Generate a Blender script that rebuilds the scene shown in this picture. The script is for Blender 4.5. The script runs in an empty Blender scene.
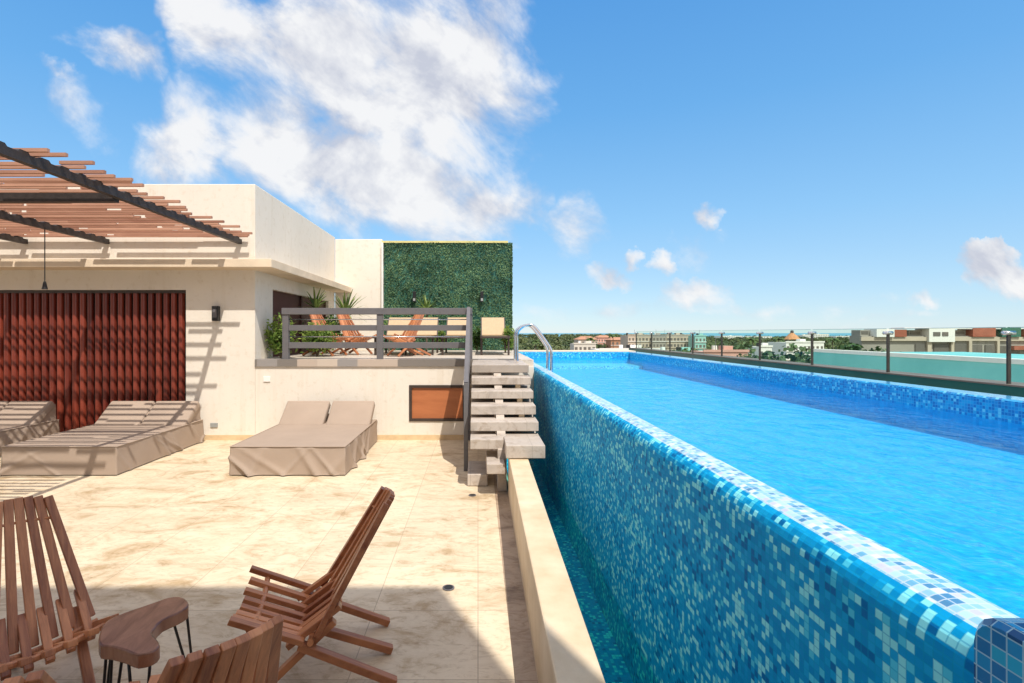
import bpy, math, random
from mathutils import Vector, Matrix, noise as mnoise
R = math.radians
random.seed(11)
scn = bpy.context.scene
col = scn.collection
# ------------------------------------------------------------------ camera
FPX, CX, CY, EYE = 520.0, 478.0, 333.0, 1.6
cd = bpy.data.cameras.new("camera"); cam = bpy.data.objects.new("camera", cd); col.objects.link(cam)
cam.location = (0, 0, EYE); cam.rotation_euler = (R(90), 0, 0)
cd.sensor_width = 36; cd.lens = FPX/1024*36
cd.shift_x = (512-CX)/1024; cd.shift_y = -(341.5-CY)/1024
cd.clip_start = 0.05; cd.clip_end = 60000
scn.camera = cam
# ------------------------------------------------------------------ sun and sky
SUN = Vector((.46, -1.0, 1.68)).normalized()
sd = bpy.data.lights.new("sun", 'SUN'); so = bpy.data.objects.new("sun", sd); col.objects.link(so)
sd.energy = 2.8; sd.angle = R(0.55); sd.color = (1.0, .935, .85)
so.rotation_euler = SUN.to_track_quat('Z', 'Y').to_euler(); so.location = (5, -10, 20)
scn.view_settings.view_transform = 'Standard'; scn.view_settings.look = 'None'
scn.view_settings.gamma = 1; scn.view_settings.exposure = 0.80
w = bpy.data.worlds.new("World"); scn.world = w; w.use_nodes = True
nt = w.node_tree; N = nt.nodes; L = nt.links; N.clear()
def nn(t, **k):
    n = N.new(t)
    for a, v in k.items(): setattr(n, a, v)
    return n
sky = nn('ShaderNodeTexSky', sky_type='NISHITA'); sky.sun_disc = False
sky.sun_elevation = math.asin(SUN.z); sky.sun_rotation = math.atan2(SUN.x, SUN.y)
sky.altitude = 0; sky.air_density = 1.0; sky.dust_density = 0.0; sky.ozone_density = 2.2
hs = nn('ShaderNodeHueSaturation'); hs.inputs['Saturation'].default_value = 1.12; hs.inputs['Value'].default_value = 1.0
L.new(sky.outputs[0], hs.inputs['Color'])
tc = nn('ShaderNodeTexCoord'); sep = nn('ShaderNodeSeparateXYZ'); L.new(tc.outputs['Generated'], sep.inputs[0])
gr = nn('ShaderNodeValToRGB'); L.new(sep.outputs[2], gr.inputs[0]); ge_ = gr.color_ramp.elements
ge_[0].position = 0; ge_[0].color = (.40,.59,.76,1); ge_[1].position = 1; ge_[1].color = (.05,.21,.60,1)
for p_, c_ in ((.07,(.35,.57,.79)),(.20,(.24,.52,.83)),(.38,(.13,.41,.80)),(.60,(.07,.31,.74))): k_ = ge_.new(p_); k_.color = c_+(1,)
gsc = nn('ShaderNodeVectorMath', operation='SCALE'); L.new(gr.outputs[0], gsc.inputs[0]); gsc.inputs['Scale'].default_value = 3.9
skm = nn('ShaderNodeMix', data_type='RGBA'); skm.inputs[0].default_value = .82; L.new(hs.outputs[0], skm.inputs[6]); L.new(gsc.outputs[0], skm.inputs[7])
def m(op, a, b=None, c=None, clamp=False):
    n = nn('ShaderNodeMath', operation=op); n.use_clamp = clamp
    for i, v in enumerate((a, b, c)):
        if v is None: continue
        if isinstance(v, (int, float)): n.inputs[i].default_value = v
        else: L.new(v, n.inputs[i])
    return n.outputs[0]
ymax = m('MAXIMUM', sep.outputs[1], .05)
px = m('DIVIDE', sep.outputs[0], ymax); pz = m('DIVIDE', sep.outputs[2], ymax)
cmb = nn('ShaderNodeCombineXYZ'); L.new(px, cmb.inputs[0]); L.new(pz, cmb.inputs[1])
P0 = cmb.outputs[0]
def noise(vec, scale, detail=6, rough=.55, dist=0):
    n = nn('ShaderNodeTexNoise'); n.inputs['Scale'].default_value = scale; n.inputs['Detail'].default_value = detail
    n.inputs['Roughness'].default_value = rough; n.inputs['Distortion'].default_value = dist
    L.new(vec, n.inputs['Vector']); return n
mp0 = nn('ShaderNodeMapping'); mp0.inputs['Rotation'].default_value = (0, 0, R(36)); L.new(P0, mp0.inputs[0])
mp = nn('ShaderNodeMapping'); mp.inputs['Scale'].default_value = (.80, 1.15, 1); mp.inputs['Location'].default_value = (3.1, 1.7, 0)
L.new(mp0.outputs[0], mp.inputs[0])
wob = noise(P0, 5.0, 4, .6)
vs = nn('ShaderNodeVectorMath', operation='SUBTRACT'); L.new(wob.outputs['Color'], vs.inputs[0]); vs.inputs[1].default_value = (.5, .5, .5)
vsc = nn('ShaderNodeVectorMath', operation='SCALE'); L.new(vs.outputs[0], vsc.inputs[0]); vsc.inputs['Scale'].default_value = .16
va = nn('ShaderNodeVectorMath', operation='ADD'); L.new(P0, va.inputs[0]); L.new(vsc.outputs[0], va.inputs[1])
PW = va.outputs[0]
wob2 = noise(P0, 22.0, 5, .6)
vt = nn('ShaderNodeVectorMath', operation='SUBTRACT'); L.new(wob2.outputs['Color'], vt.inputs[0]); vt.inputs[1].default_value = (.5, .5, .5)
vtc = nn('ShaderNodeVectorMath', operation='SCALE'); L.new(vt.outputs[0], vtc.inputs[0]); vtc.inputs['Scale'].default_value = .075
vb = nn('ShaderNodeVectorMath', operation='ADD'); L.new(P0, vb.inputs[0]); L.new(vtc.outputs[0], vb.inputs[1])
PS = vb.outputs[0]
# (azimuth-plane centre, half sizes, tilt, weight) of the clouds standing over the sea side
blobs = [(440,80,100,120,20,1.1),(330,50,120,85,-30,1.05),(235,20,80,60,-30,.85),(400,185,135,60,-12,1.1),(475,207,60,38,0,.95),
 (290,140,110,60,-35,.95),(195,125,60,60,-35,.9),(120,52,58,20,-20,.62),(75,110,60,26,-50,.5),(150,120,60,22,-20,.5),(200,165,50,30,-20,.45),(60,72,30,12,-30,.45),(0,105,35,30,0,.35),
 (705,215,16,13,0,.72),(663,262,15,12,0,.68),(611,277,24,12,-15,.74),(632,262,9,10,0,.6),(575,228,34,34,0,.42),(702,296,40,16,-10,.66),(760,303,85,13,0,.55),(600,312,80,14,0,.52),(690,240,30,30,0,.3),(830,300,80,14,0,.45),
 (990,266,30,24,-20,1.0),(1022,284,36,20,-20,1.0),(921,299,18,11,0,.6),(1080,290,50,30,0,.9),(880,322,60,6,0,.35)]
tot = None
for (bx, by, rx, ry, ang, wt) in blobs:
    q = nn('ShaderNodeMapping', vector_type='TEXTURE')
    q.inputs['Location'].default_value = ((bx-CX)/FPX, (CY-by)/FPX, 0)
    q.inputs['Rotation'].default_value = (0, 0, R(ang)); q.inputs['Scale'].default_value = (rx/FPX*1.2, ry/FPX*1.2, 1)
    L.new(PW if rx > 41 else PS, q.inputs[0])
    ln = nn('ShaderNodeVectorMath', operation='LENGTH'); L.new(q.outputs[0], ln.inputs[0])
    v = m('SUBTRACT', 1.0, ln.outputs['Value'], clamp=True)
    v = m('MULTIPLY', m('POWER', v, .6), wt)
    tot = v if tot is None else m('MAXIMUM', tot, v)
nA = noise(mp.outputs[0], 5.6, 10, .60, .25)
off = nn('ShaderNodeVectorMath', operation='ADD'); L.new(mp.outputs[0], off.inputs[0]); off.inputs[1].default_value = (.02, .06, 0)
nB = noise(off.outputs[0], 5.6, 5, .55, .25)
dens = m('ADD', m('MULTIPLY', tot, 1.25), m('MULTIPLY', m('SUBTRACT', nA.outputs['Fac'], .5), 2.5))
mr = nn('ShaderNodeMapRange', interpolation_type='SMOOTHSTEP'); L.new(dens, mr.inputs[0])
mr.inputs[1].default_value = .20; mr.inputs[2].default_value = 1.02
gate = nn('ShaderNodeMapRange', interpolation_type='SMOOTHSTEP'); L.new(tot, gate.inputs[0]); gate.inputs[1].default_value = 0.02; gate.inputs[2].default_value = .22
front = m('GREATER_THAN', sep.outputs[1], .06)
cov = m('MULTIPLY', m('MULTIPLY', mr.outputs[0], gate.outputs[0]), m('MULTIPLY', front, .96))
sh = m('ADD', m('MULTIPLY', m('SUBTRACT', nA.outputs['Fac'], nB.outputs['Fac']), 5.0), .62, clamp=True)
cr = nn('ShaderNodeMix', data_type='RGBA'); L.new(sh, cr.inputs[0])
cr.inputs[6].default_value = (2.3, 2.4, 2.75, 1); cr.inputs[7].default_value = (3.6, 3.6, 3.62, 1)
mx = nn('ShaderNodeMix', data_type='RGBA'); L.new(cov, mx.inputs[0]); L.new(skm.outputs[2], mx.inputs[6]); L.new(cr.outputs[2], mx.inputs[7])
# unseen broken cloud overhead and behind the terrace, added as fill light
nO = noise(tc.outputs['Generated'], 2.6, 6, .55, .3)
oc = nn('ShaderNodeMapRange', interpolation_type='SMOOTHSTEP'); L.new(nO.outputs['Fac'], oc.inputs[0]); oc.inputs[1].default_value = .30; oc.inputs[2].default_value = .58
hi = nn('ShaderNodeMapRange', interpolation_type='SMOOTHSTEP'); L.new(sep.outputs[2], hi.inputs[0]); hi.inputs[1].default_value = .60; hi.inputs[2].default_value = .78
bk = nn('ShaderNodeMapRange', interpolation_type='SMOOTHSTEP'); L.new(sep.outputs[1], bk.inputs[0]); bk.inputs[1].default_value = .12; bk.inputs[2].default_value = -.25
up_ = m('GREATER_THAN', sep.outputs[2], .02)
oa = m('MULTIPLY', m('MULTIPLY', oc.outputs[0], m('MAXIMUM', hi.outputs[0], bk.outputs[0])), up_)
mx2 = nn('ShaderNodeMix', data_type='RGBA'); L.new(oa, mx2.inputs[0]); L.new(mx.outputs[2], mx2.inputs[6]); mx2.inputs[7].default_value = (4.85, 4.3, 4.0, 1)
bg = nn('ShaderNodeBackground'); bg.inputs['Strength'].default_value = 0.15
out = nn('ShaderNodeOutputWorld'); L.new(mx2.outputs[2], bg.inputs[0]); L.new(bg.outputs[0], out.inputs[0])

# ------------------------------------------------------------------ helpers
class MB:
    """collects geometry for one mesh"""
    def __init__(s): s.v = []; s.f = []; s.uv = []
    def quad(s, a, b, c, d, uv=None):
        n = len(s.v); s.v += [tuple(a), tuple(b), tuple(c), tuple(d)]; s.f.append((n, n+1, n+2, n+3)); s.uv.append(uv)
    def tri(s, a, b, c):
        n = len(s.v); s.v += [tuple(a), tuple(b), tuple(c)]; s.f.append((n, n+1, n+2)); s.uv.append(None)
    def box(s, x0, x1, y0, y1, z0, z1, M=None):
        p = [Vector((x, y, z)) for z in (z0, z1) for y in (y0, y1) for x in (x0, x1)]
        if M: p = [M @ q for q in p]
        n = len(s.v); s.v += [tuple(q) for q in p]
        for f in ((0,2,3,1),(4,5,7,6),(0,1,5,4),(2,6,7,3),(0,4,6,2),(1,3,7,5)):
            s.f.append(tuple(n+i for i in f)); s.uv.append(None)
        return s
    def bar(s, p, q, wd, th, side=(0,1,0)):
        """rectangular stick from p to q; wd along side, th across"""
        p, q = Vector(p), Vector(q); d = (q-p).normalized(); sd_ = Vector(side); sd_ = (sd_ - d*sd_.dot(d)).normalized()
        up = d.cross(sd_).normalized(); n = len(s.v)
        for e in (p, q):
            for a, b in ((-1,-1),(1,-1),(1,1),(-1,1)): s.v.append(tuple(e + sd_*a*wd/2 + up*b*th/2))
        for f in ((3,2,1,0),(4,5,6,7),(0,1,5,4),(1,2,6,5),(2,3,7,6),(3,0,4,7)):
            s.f.append(tuple(n+i for i in f)); s.uv.append(None)
        return s
    def tube(s, pts, r, seg=10, caps=True, r2=None):
        pts = [Vector(p) for p in pts]; n0 = len(s.v); prev = None
        for i, p in enumerate(pts):
            d = (pts[min(i+1, len(pts)-1)] - pts[max(i-1, 0)]).normalized()
            if prev is None: a = d.orthogonal().normalized()
            else: a = (prev - d*prev.dot(d)).normalized()
            prev = a; b = d.cross(a); rr = r if r2 is None else r + (r2-r)*i/(len(pts)-1)
            for k in range(seg):
                t = 2*math.pi*k/seg; s.v.append(tuple(p + a*math.cos(t)*rr + b*math.sin(t)*rr))
        for i in range(len(pts)-1):
            for k in range(seg):
                s.f.append((n0+i*seg+k, n0+i*seg+(k+1) % seg, n0+(i+1)*seg+(k+1) % seg, n0+(i+1)*seg+k)); s.uv.append(None)
        if caps:
            s.f.append(tuple(n0+k for k in reversed(range(seg)))); s.uv.append(None)
            e = n0+(len(pts)-1)*seg; s.f.append(tuple(e+k for k in range(seg))); s.uv.append(None)
        return s
    def sweep(s, prof, y0, y1, ny=1, axis='Y', v0=0):
        """profile [(x,z)] extruded along Y with uv in metres"""
        acc = [v0]
        for i in range(1, len(prof)): acc.append(acc[-1] + math.dist(prof[i], prof[i-1]))
        for j in range(ny):
            a, b = y0+(y1-y0)*j/ny, y0+(y1-y0)*(j+1)/ny
            for i in range(len(prof)-1):
                (xa, za), (xb, zb) = prof[i], prof[i+1]
                if axis == 'Y': pa = [(xa,a,za),(xb,a,zb),(xb,b,zb),(xa,b,za)]
                else: pa = [(a,xa,za),(a,xb,zb),(b,xb,zb),(b,xa,za)]
                s.quad(*pa, uv=[(a,acc[i]),(a,acc[i+1]),(b,acc[i+1]),(b,acc[i])])
        return s
    def prism(s, poly, z0, z1):
        n = len(s.v); k = len(poly)
        s.v += [(x, y, z0) for x, y in poly] + [(x, y, z1) for x, y in poly]
        s.f.append(tuple(n+i for i in reversed(range(k)))); s.uv.append(None)
        s.f.append(tuple(n+k+i for i in range(k))); s.uv.append(None)
        for i in range(k):
            j = (i+1) % k; s.f.append((n+i, n+j, n+k+j, n+k+i)); s.uv.append(None)
        return s
    def build(s, name, mat, parent=None, smooth=False, bevel=0, weld=False, solid=0, auto=None):
        me = bpy.data.meshes.new(name); me.from_pydata(s.v, [], s.f)
        if any(u is not None for u in s.uv):
            ul = me.uv_layers.new(name='UVMap')
            for p, u in zip(me.polygons, s.uv):
                for k, li in enumerate(p.loop_indices): ul.data[li].uv = u[k] if u else (0, 0)
        me.materials.append(mat)
        if weld:
            import bmesh
            bm = bmesh.new(); bm.from_mesh(me); bmesh.ops.remove_doubles(bm, verts=bm.verts, dist=1e-4)
            bmesh.ops.recalc_face_normals(bm, faces=bm.faces); bm.to_mesh(me); bm.free()
        if smooth or auto:
            for p in me.polygons: p.use_smooth = True
        o = bpy.data.objects.new(name, me); col.objects.link(o)
        if auto: me.set_sharp_from_angle(angle=R(auto))
        if solid: md = o.modifiers.new('solid', 'SOLIDIFY'); md.thickness = solid; md.offset = -1
        if bevel:
            md = o.modifiers.new('bevel', 'BEVEL'); md.width = bevel; md.segments = 2; md.limit_method = 'ANGLE'; md.angle_limit = R(40)
        if parent: o.parent = parent; o.matrix_parent_inverse = Matrix()
        return o
def tag(o, label, cat, group=None):
    o['label'] = label; o['category'] = cat
    if group: o['group'] = group
    return o
def thing(name, label, cat, loc=(0,0,0), rz=0, group=None):
    o = bpy.data.objects.new(name, None); col.objects.link(o); o.empty_display_size = .1
    o.location = loc; o.rotation_euler = (0, 0, rz); return tag(o, label, cat, group)
def struct(o, kind='structure'): o['kind'] = kind; return o
def dup(root, loc, rz, label, group=None):
    r = root.copy(); col.objects.link(r); r.location = loc; r.rotation_euler = (0, 0, rz); r['label'] = label
    if group: r['group'] = group
    for ch in list(root.children):
        c = ch.copy(); col.objects.link(c); c.parent = r
        for g in list(ch.children):
            d = g.copy(); col.objects.link(d); d.parent = c
    return r
def at(x, y, Y): return Vector(((x-CX)*Y/FPX, Y, EYE-(y-CY)*Y/FPX))   # a photo point at a real distance

# ------------------------------------------------------------------ materials
def mat(name): 
    mt = bpy.data.materials.new(name); mt.use_nodes = True; t = mt.node_tree
    return mt, t, t.nodes, t.links, t.nodes['Principled BSDF']
def simple(name, c, rough=.6, metal=0, var=.12, scale=6, bump=0, bscale=40, spec=.5, hue=None, coat=0, stretch=(1,1,1)):
    mt, t, n, l, b = mat(name)
    b.inputs['Roughness'].default_value = rough; b.inputs['Metallic'].default_value = metal
    b.inputs['Specular IOR Level'].default_value = spec; b.inputs['Coat Weight'].default_value = coat
    tcn = n.new('ShaderNodeTexCoord'); mpn = n.new('ShaderNodeMapping'); mpn.inputs['Scale'].default_value = stretch
    l.new(tcn.outputs['Object'], mpn.inputs[0])
    no = n.new('ShaderNodeTexNoise'); no.inputs['Scale'].default_value = scale; no.inputs['Detail'].default_value = 6; no.inputs['Roughness'].default_value = .6
    l.new(mpn.outputs[0], no.inputs['Vector'])
    ra = n.new('ShaderNodeValToRGB'); l.new(no.outputs['Fac'], ra.inputs[0])
    h = hue or (1, 1, 1)
    ra.color_ramp.elements[0].position = .3; ra.color_ramp.elements[1].position = .7
    ra.color_ramp.elements[0].color = tuple(max(0, x*(1-var)*k) for x, k in zip(c, h)) + (1,)
    ra.color_ramp.elements[1].color = tuple(min(1, x*(1+var)) for x in c) + (1,)
    l.new(ra.outputs[0], b.inputs['Base Color'])
    if bump:
        n2 = n.new('ShaderNodeTexNoise'); n2.inputs['Scale'].default_value = bscale; n2.inputs['Detail'].default_value = 5
        l.new(mpn.outputs[0], n2.inputs['Vector']); bp = n.new('ShaderNodeBump'); bp.inputs['Strength'].default_value = bump; bp.inputs['Distance'].default_value = .01
        l.new(n2.outputs['Fac'], bp.inputs['Height']); l.new(bp.outputs[0], b.inputs['Normal'])
    return mt
M = {}
M['stucco'] = simple('cream_stucco', (.74,.665,.55), .9, var=.035, scale=1.5, bump=.25, bscale=120, spec=.2)
def stucco(name, c):
    mt, t, n, l, b = mat(name); b.inputs['Roughness'].default_value = .9; b.inputs['Specular IOR Level'].default_value = .2
    tcn = n.new('ShaderNodeTexCoord')
    def nz(sc, st, det=6):
        q = n.new('ShaderNodeMapping'); q.inputs['Scale'].default_value = st; l.new(tcn.outputs['Object'], q.inputs[0])
        x = n.new('ShaderNodeTexNoise'); x.inputs['Scale'].default_value = sc; x.inputs['Detail'].default_value = det; x.inputs['Roughness'].default_value = .65; l.new(q.outputs[0], x.inputs['Vector']); return x.outputs['Fac']
    def ramp(o, p0, c0, p1, c1):
        r = n.new('ShaderNodeValToRGB'); l.new(o, r.inputs[0]); r.color_ramp.elements[0].position = p0; r.color_ramp.elements[0].color = c0+(1,); r.color_ramp.elements[1].position = p1; r.color_ramp.elements[1].color = c1+(1,); return r.outputs[0]
    def mul(a_, b_):
        x = n.new('ShaderNodeMix'); x.data_type = 'RGBA'; x.blend_type = 'MULTIPLY'; x.inputs[0].default_value = 1; l.new(a_, x.inputs[6]); l.new(b_, x.inputs[7]); return x.outputs[2]
    A = ramp(nz(.8,(1,1,1)), .3, tuple(k*.94 for k in c), .7, tuple(min(1,k*1.03) for k in c))
    S_ = ramp(nz(2.6,(2.2,2.2,.16),8),   .28, (.93,.91,.875), .46, (1,1,1))        # rain streaks
    K_ = ramp(nz(9,(1,1,1),8), .30, (.90,.875,.83), .46, (1,1,1))               # small patches
    l.new(mul(mul(A,S_),K_), b.inputs['Base Color'])
    bp = n.new('ShaderNodeBump'); bp.inputs['Strength'].default_value = .35; bp.inputs['Distance'].default_value = .006; l.new(nz(70,(1,1,1)), bp.inputs['Height']); l.new(bp.outputs[0], b.inputs['Normal']); return mt
M['stucco'] = stucco('cream_stucco', (.75,.695,.605))
M['slab'] = simple('sandy_slab', (.70,.58,.43), .85, var=.09, scale=3, bump=.3, bscale=60, spec=.2)
M['skirt'] = simple('skirting_stone', (.62,.46,.27), .7, var=.15, scale=7)
M['curb'] = simple('travertine_curb', (.66,.54,.38), .55, var=.14, scale=4, bump=.2, bscale=50, hue=(1,.93,.8))
M['dark_metal'] = simple('dark_metal', (.035,.028,.026), .55, var=.3, scale=20, bump=.2)
M['grey_metal'] = simple('grey_paint', (.13,.125,.13), .45, var=.08, scale=10)
M['steel'] = simple('polished_steel', (.72,.73,.75), .14, metal=1, var=.04, scale=8)
M['fabric'] = simple('taupe_canvas', (.37,.29,.228), .9, var=.05, scale=3, bump=.35, bscale=220, spec=.15)
M['sling'] = simple('beige_sling', (.47,.35,.215), .75, var=.06, scale=20, bump=.3, bscale=300)
M['brown_frame'] = simple('brown_frame', (.045,.03,.024), .5, var=.2)
M['dark_glass'] = simple('brown_window', (.075,.025,.02), .7, var=.1)
M['black'] = simple('black_plastic', (.012,.012,.013), .4, var=.2)
M['outlet'] = simple('grey_outlet', (.30,.31,.30), .5, var=.08)
M['white'] = simple('white_paint', (.78,.76,.72), .7, var=.05, scale=3)
M['soil'] = simple('dark_soil', (.06,.045,.03), .95, var=.3, scale=20)
M['render_far'] = simple('far_render', (.60,.56,.49), .85, var=.06, scale=.3)
M['beige_far'] = simple('far_beige', (.50,.42,.33), .85, var=.10, scale=.25)
M['grey_far'] = simple('far_grey', (.33,.30,.26), .85, var=.12, scale=.2)
M['rust_far'] = simple('far_rust_panel', (.34,.10,.06), .8, var=.15, scale=.5)
M['pink_far'] = simple('far_pink', (.60,.33,.27), .85, var=.1, scale=.5)
M['tile_roof'] = simple('far_clay_roof', (.42,.22,.13), .85, var=.15, scale=.6)
M['far_win'] = simple('far_window', (.14,.125,.11), .5, var=.2)
M['teal_far'] = simple('far_teal', (.28,.52,.47), .6, var=.08, scale=.3)
M['green_far'] = simple('far_green', (.03,.14,.10), .6, var=.1, scale=.3)
M['thatch'] = simple('thatch', (.50,.24,.11), .95, var=.2, scale=1.0, bump=.5, bscale=3)
M['ledge'] = simple('dark_green_ledge', (.012,.10,.075), .25, var=.18, scale=2)
M['ledge_cap'] = simple('brown_cap', (.17,.135,.11), .6, var=.15, scale=4)
M['aqua'] = simple('aqua_paint', (.20,.55,.52), .35, var=.16, scale=.35, hue=(.7,1,1))
def leafmat(name, c0, c1, scale=3, trans=.35):
    mt, t, n, l, b = mat(name)
    b.inputs['Roughness'].default_value = .55; b.inputs['Specular IOR Level'].default_value = .3
    g = n.new('ShaderNodeNewGeometry'); no = n.new('ShaderNodeTexNoise'); no.inputs['Scale'].default_value = scale; no.inputs['Detail'].default_value = 3
    tcn = n.new('ShaderNodeTexCoord'); l.new(tcn.outputs['Object'], no.inputs['Vector'])
    ad = n.new('ShaderNodeMath'); ad.operation = 'MULTIPLY_ADD'; l.new(g.outputs['Random Per Island'], ad.inputs[0]); ad.inputs[1].default_value = .55; 
    sb = n.new('ShaderNodeMath'); sb.operation = 'MULTIPLY_ADD'; l.new(no.outputs['Fac'], sb.inputs[0]); sb.inputs[1].default_value = 1.6; sb.inputs[2].default_value = -.55
    l.new(sb.outputs[0], ad.inputs[2])
    ra = n.new('ShaderNodeValToRGB'); l.new(ad.outputs[0], ra.inputs[0])
    ra.color_ramp.elements[0].position = .15; ra.color_ramp.elements[1].position = .95
    ra.color_ramp.elements[0].color = c0+(1,); ra.color_ramp.elements[1].color = c1+(1,)
    l.new(ra.outputs[0], b.inputs['Base Color'])
    if trans:
        tr = n.new('ShaderNodeBsdfTranslucent'); l.new(ra.outputs[0], tr.inputs[0]); mxs = n.new('ShaderNodeMixShader'); mxs.inputs[0].default_value = trans
        l.new(b.outputs[0], mxs.inputs[1]); l.new(tr.outputs[0], mxs.inputs[2]); l.new(mxs.outputs[0], n['Material Output'].inputs[0])
    return mt
M['boxwood'] = leafmat('boxwood_leaf', (.018,.058,.026), (.15,.26,.12), 2.6, .15)
M['bush'] = leafmat('bush_leaf', (.07,.15,.025), (.36,.46,.10), 4)
M['bush_dark'] = leafmat('dark_bush_leaf', (.02,.06,.012), (.12,.22,.04), 4)
M['spiky'] = leafmat('spiky_leaf', (.05,.12,.03), (.30,.38,.10), 4)
M['jungle'] = leafmat('jungle_canopy', (.022,.045,.014), (.11,.135,.04), .02, 0)
M['tree_leaf'] = leafmat('tree_leaf', (.020,.060,.022), (.10,.17,.06), .3, .2)
M['palm_leaf'] = leafmat('palm_leaf', (.03,.08,.02), (.14,.20,.06), .5, .2)
M['bark'] = simple('bark', (.14,.10,.07), .9, var=.3, scale=8, bump=.4)
def wood(name, c0, c1, scale=5, stretch=(1,1,1), rough=.42):
    mt, t, n, l, b = mat(name); b.inputs['Roughness'].default_value = rough
    tcn = n.new('ShaderNodeTexCoord'); mpn = n.new('ShaderNodeMapping'); mpn.inputs['Scale'].default_value = stretch; l.new(tcn.outputs['Object'], mpn.inputs[0])
    no = n.new('ShaderNodeTexNoise'); no.inputs['Scale'].default_value = scale; no.inputs['Detail'].default_value = 8; no.inputs['Roughness'].default_value = .65; no.inputs['Distortion'].default_value = .6
    l.new(mpn.outputs[0], no.inputs['Vector'])
    g = n.new('ShaderNodeNewGeometry')
    ad = n.new('ShaderNodeMath'); ad.operation = 'MULTIPLY_ADD'; l.new(g.outputs['Random Per Island'], ad.inputs[0]); ad.inputs[1].default_value = .45
    l.new(no.outputs['Fac'], ad.inputs[2])
    ra = n.new('ShaderNodeValToRGB'); l.new(ad.outputs[0], ra.inputs[0]); ra.color_ramp.elements[0].position = .38; ra.color_ramp.elements[1].position = 1.0
    ra.color_ramp.elements[0].color = c0+(1,); ra.color_ramp.elements[1].color = c1+(1,)
    l.new(ra.outputs[0], b.inputs['Base Color'])
    bp = n.new('ShaderNodeBump'); bp.inputs['Strength'].default_value = .25; bp.inputs['Distance'].default_value = .004; l.new(no.outputs['Fac'], bp.inputs['Height']); l.new(bp.outputs[0], b.inputs['Normal'])
    return mt
M['chair_wood'] = wood('reddish_chair_wood', (.18,.045,.018), (.68,.29,.125), 3.2, (1,13,1.6), .36)
M['screen_wood'] = wood('dark_red_slat_wood', (.085,.013,.009), (.28,.055,.030), 3, (2,2,.25), .3)
M['pergola_wood'] = wood('pergola_slat_wood', (.24,.10,.06), (.50,.27,.18), 4, (.3,1,1), .6)
M['panel_wood'] = wood('orange_panel_wood', (.30,.085,.03), (.50,.18,.07), 2, (.6,1,4), .4)
M['stump_wood'] = wood('stump_wood', (.13,.045,.022), (.44,.22,.13), 5, (3,1,1), .22)

def travertine(name, base, tan, joint, tile=.6, jit=1.0, off=(0,0)):
    mt, t, n, l, b = mat(name); b.inputs['Roughness'].default_value = .5; b.inputs['Specular IOR Level'].default_value = .35
    tcn = n.new('ShaderNodeTexCoord')
    def nz(scale, det, ro, st, di=0):
        mpn = n.new('ShaderNodeMapping'); mpn.inputs['Scale'].default_value = st; l.new(tcn.outputs['Object'], mpn.inputs[0])
        x = n.new('ShaderNodeTexNoise'); x.inputs['Scale'].default_value = scale; x.inputs['Detail'].default_value = det; x.inputs['Roughness'].default_value = ro; x.inputs['Distortion'].default_value = di
        l.new(mpn.outputs[0], x.inputs['Vector']); return x.outputs['Fac']
    br = n.new('ShaderNodeTexBrick'); mpb = n.new('ShaderNodeMapping'); mpb.inputs['Location'].default_value = (off[0], off[1], 0); l.new(tcn.outputs['Object'], mpb.inputs[0]); l.new(mpb.outputs[0], br.inputs['Vector'])
    br.offset = 0; br.inputs['Scale'].default_value = 1; br.inputs['Brick Width'].default_value = tile; br.inputs['Row Height'].default_value = tile
    br.inputs['Mortar Size'].default_value = .003; br.inputs['Mortar Smooth'].default_value = .4
    br.inputs['Color1'].default_value = (.25,.25,.25,1); br.inputs['Color2'].default_value = (.75,.75,.75,1); br.inputs['Mortar'].default_value = (.5,.5,.5,1)
    r1 = n.new('ShaderNodeValToRGB'); l.new(nz(1.9, 10, .68, (1,1.5,1), 1.2), r1.inputs[0])
    e = r1.color_ramp.elements; e[0].position = .34; e[0].color = tan+(1,); e[1].position = .58; e[1].color = base+(1,)
    k = e.new(.46); k.color = tuple((a*.75+c*.25) for a, c in zip(base, tan))+(1,)
    # small veins and pits
    r2 = n.new('ShaderNodeValToRGB'); l.new(nz(7, 8, .75, (1,2.2,1), 1.5), r2.inputs[0]); e = r2.color_ramp.elements
    e[0].position = .32; e[0].color = (.50,.40,.28,1); e[1].position = .50; e[1].color = (1,1,1,1)
    mxa = n.new('ShaderNodeMix'); mxa.data_type = 'RGBA'; mxa.blend_type = 'MULTIPLY'; mxa.inputs[0].default_value = .65; l.new(r1.outputs[0], mxa.inputs[6]); l.new(r2.outputs[0], mxa.inputs[7])
    tv = n.new('ShaderNodeMapRange'); l.new(br.outputs['Color'], tv.inputs[0]); tv.inputs[3].default_value = .86; tv.inputs[4].default_value = 1.07
    mxb = n.new('ShaderNodeMix'); mxb.data_type = 'RGBA'; mxb.blend_type = 'MULTIPLY'; mxb.inputs[0].default_value = jit; l.new(mxa.outputs[2], mxb.inputs[6]); l.new(tv.outputs[0], mxb.inputs[7])
    mj = n.new('ShaderNodeMix'); mj.data_type = 'RGBA'; mf = n.new('ShaderNodeMath'); mf.operation = 'MULTIPLY'; l.new(br.outputs['Fac'], mf.inputs[0]); mf.inputs[1].default_value = .75
    l.new(mf.outputs[0], mj.inputs[0]); l.new(mxb.outputs[2], mj.inputs[6]); mj.inputs[7].default_value = joint+(1,)
    l.new(mj.outputs[2], b.inputs['Base Color'])
    bp = n.new('ShaderNodeBump'); bp.inputs['Strength'].default_value = .25; bp.inputs['Distance'].default_value = .004; l.new(nz(30, 6, .7, (1,1,1)), bp.inputs['Height']); l.new(bp.outputs[0], b.inputs['Normal'])
    return mt
M['deck'] = travertine('travertine_floor', (.72,.605,.435), (.47,.345,.20), (.36,.27,.18))
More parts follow.
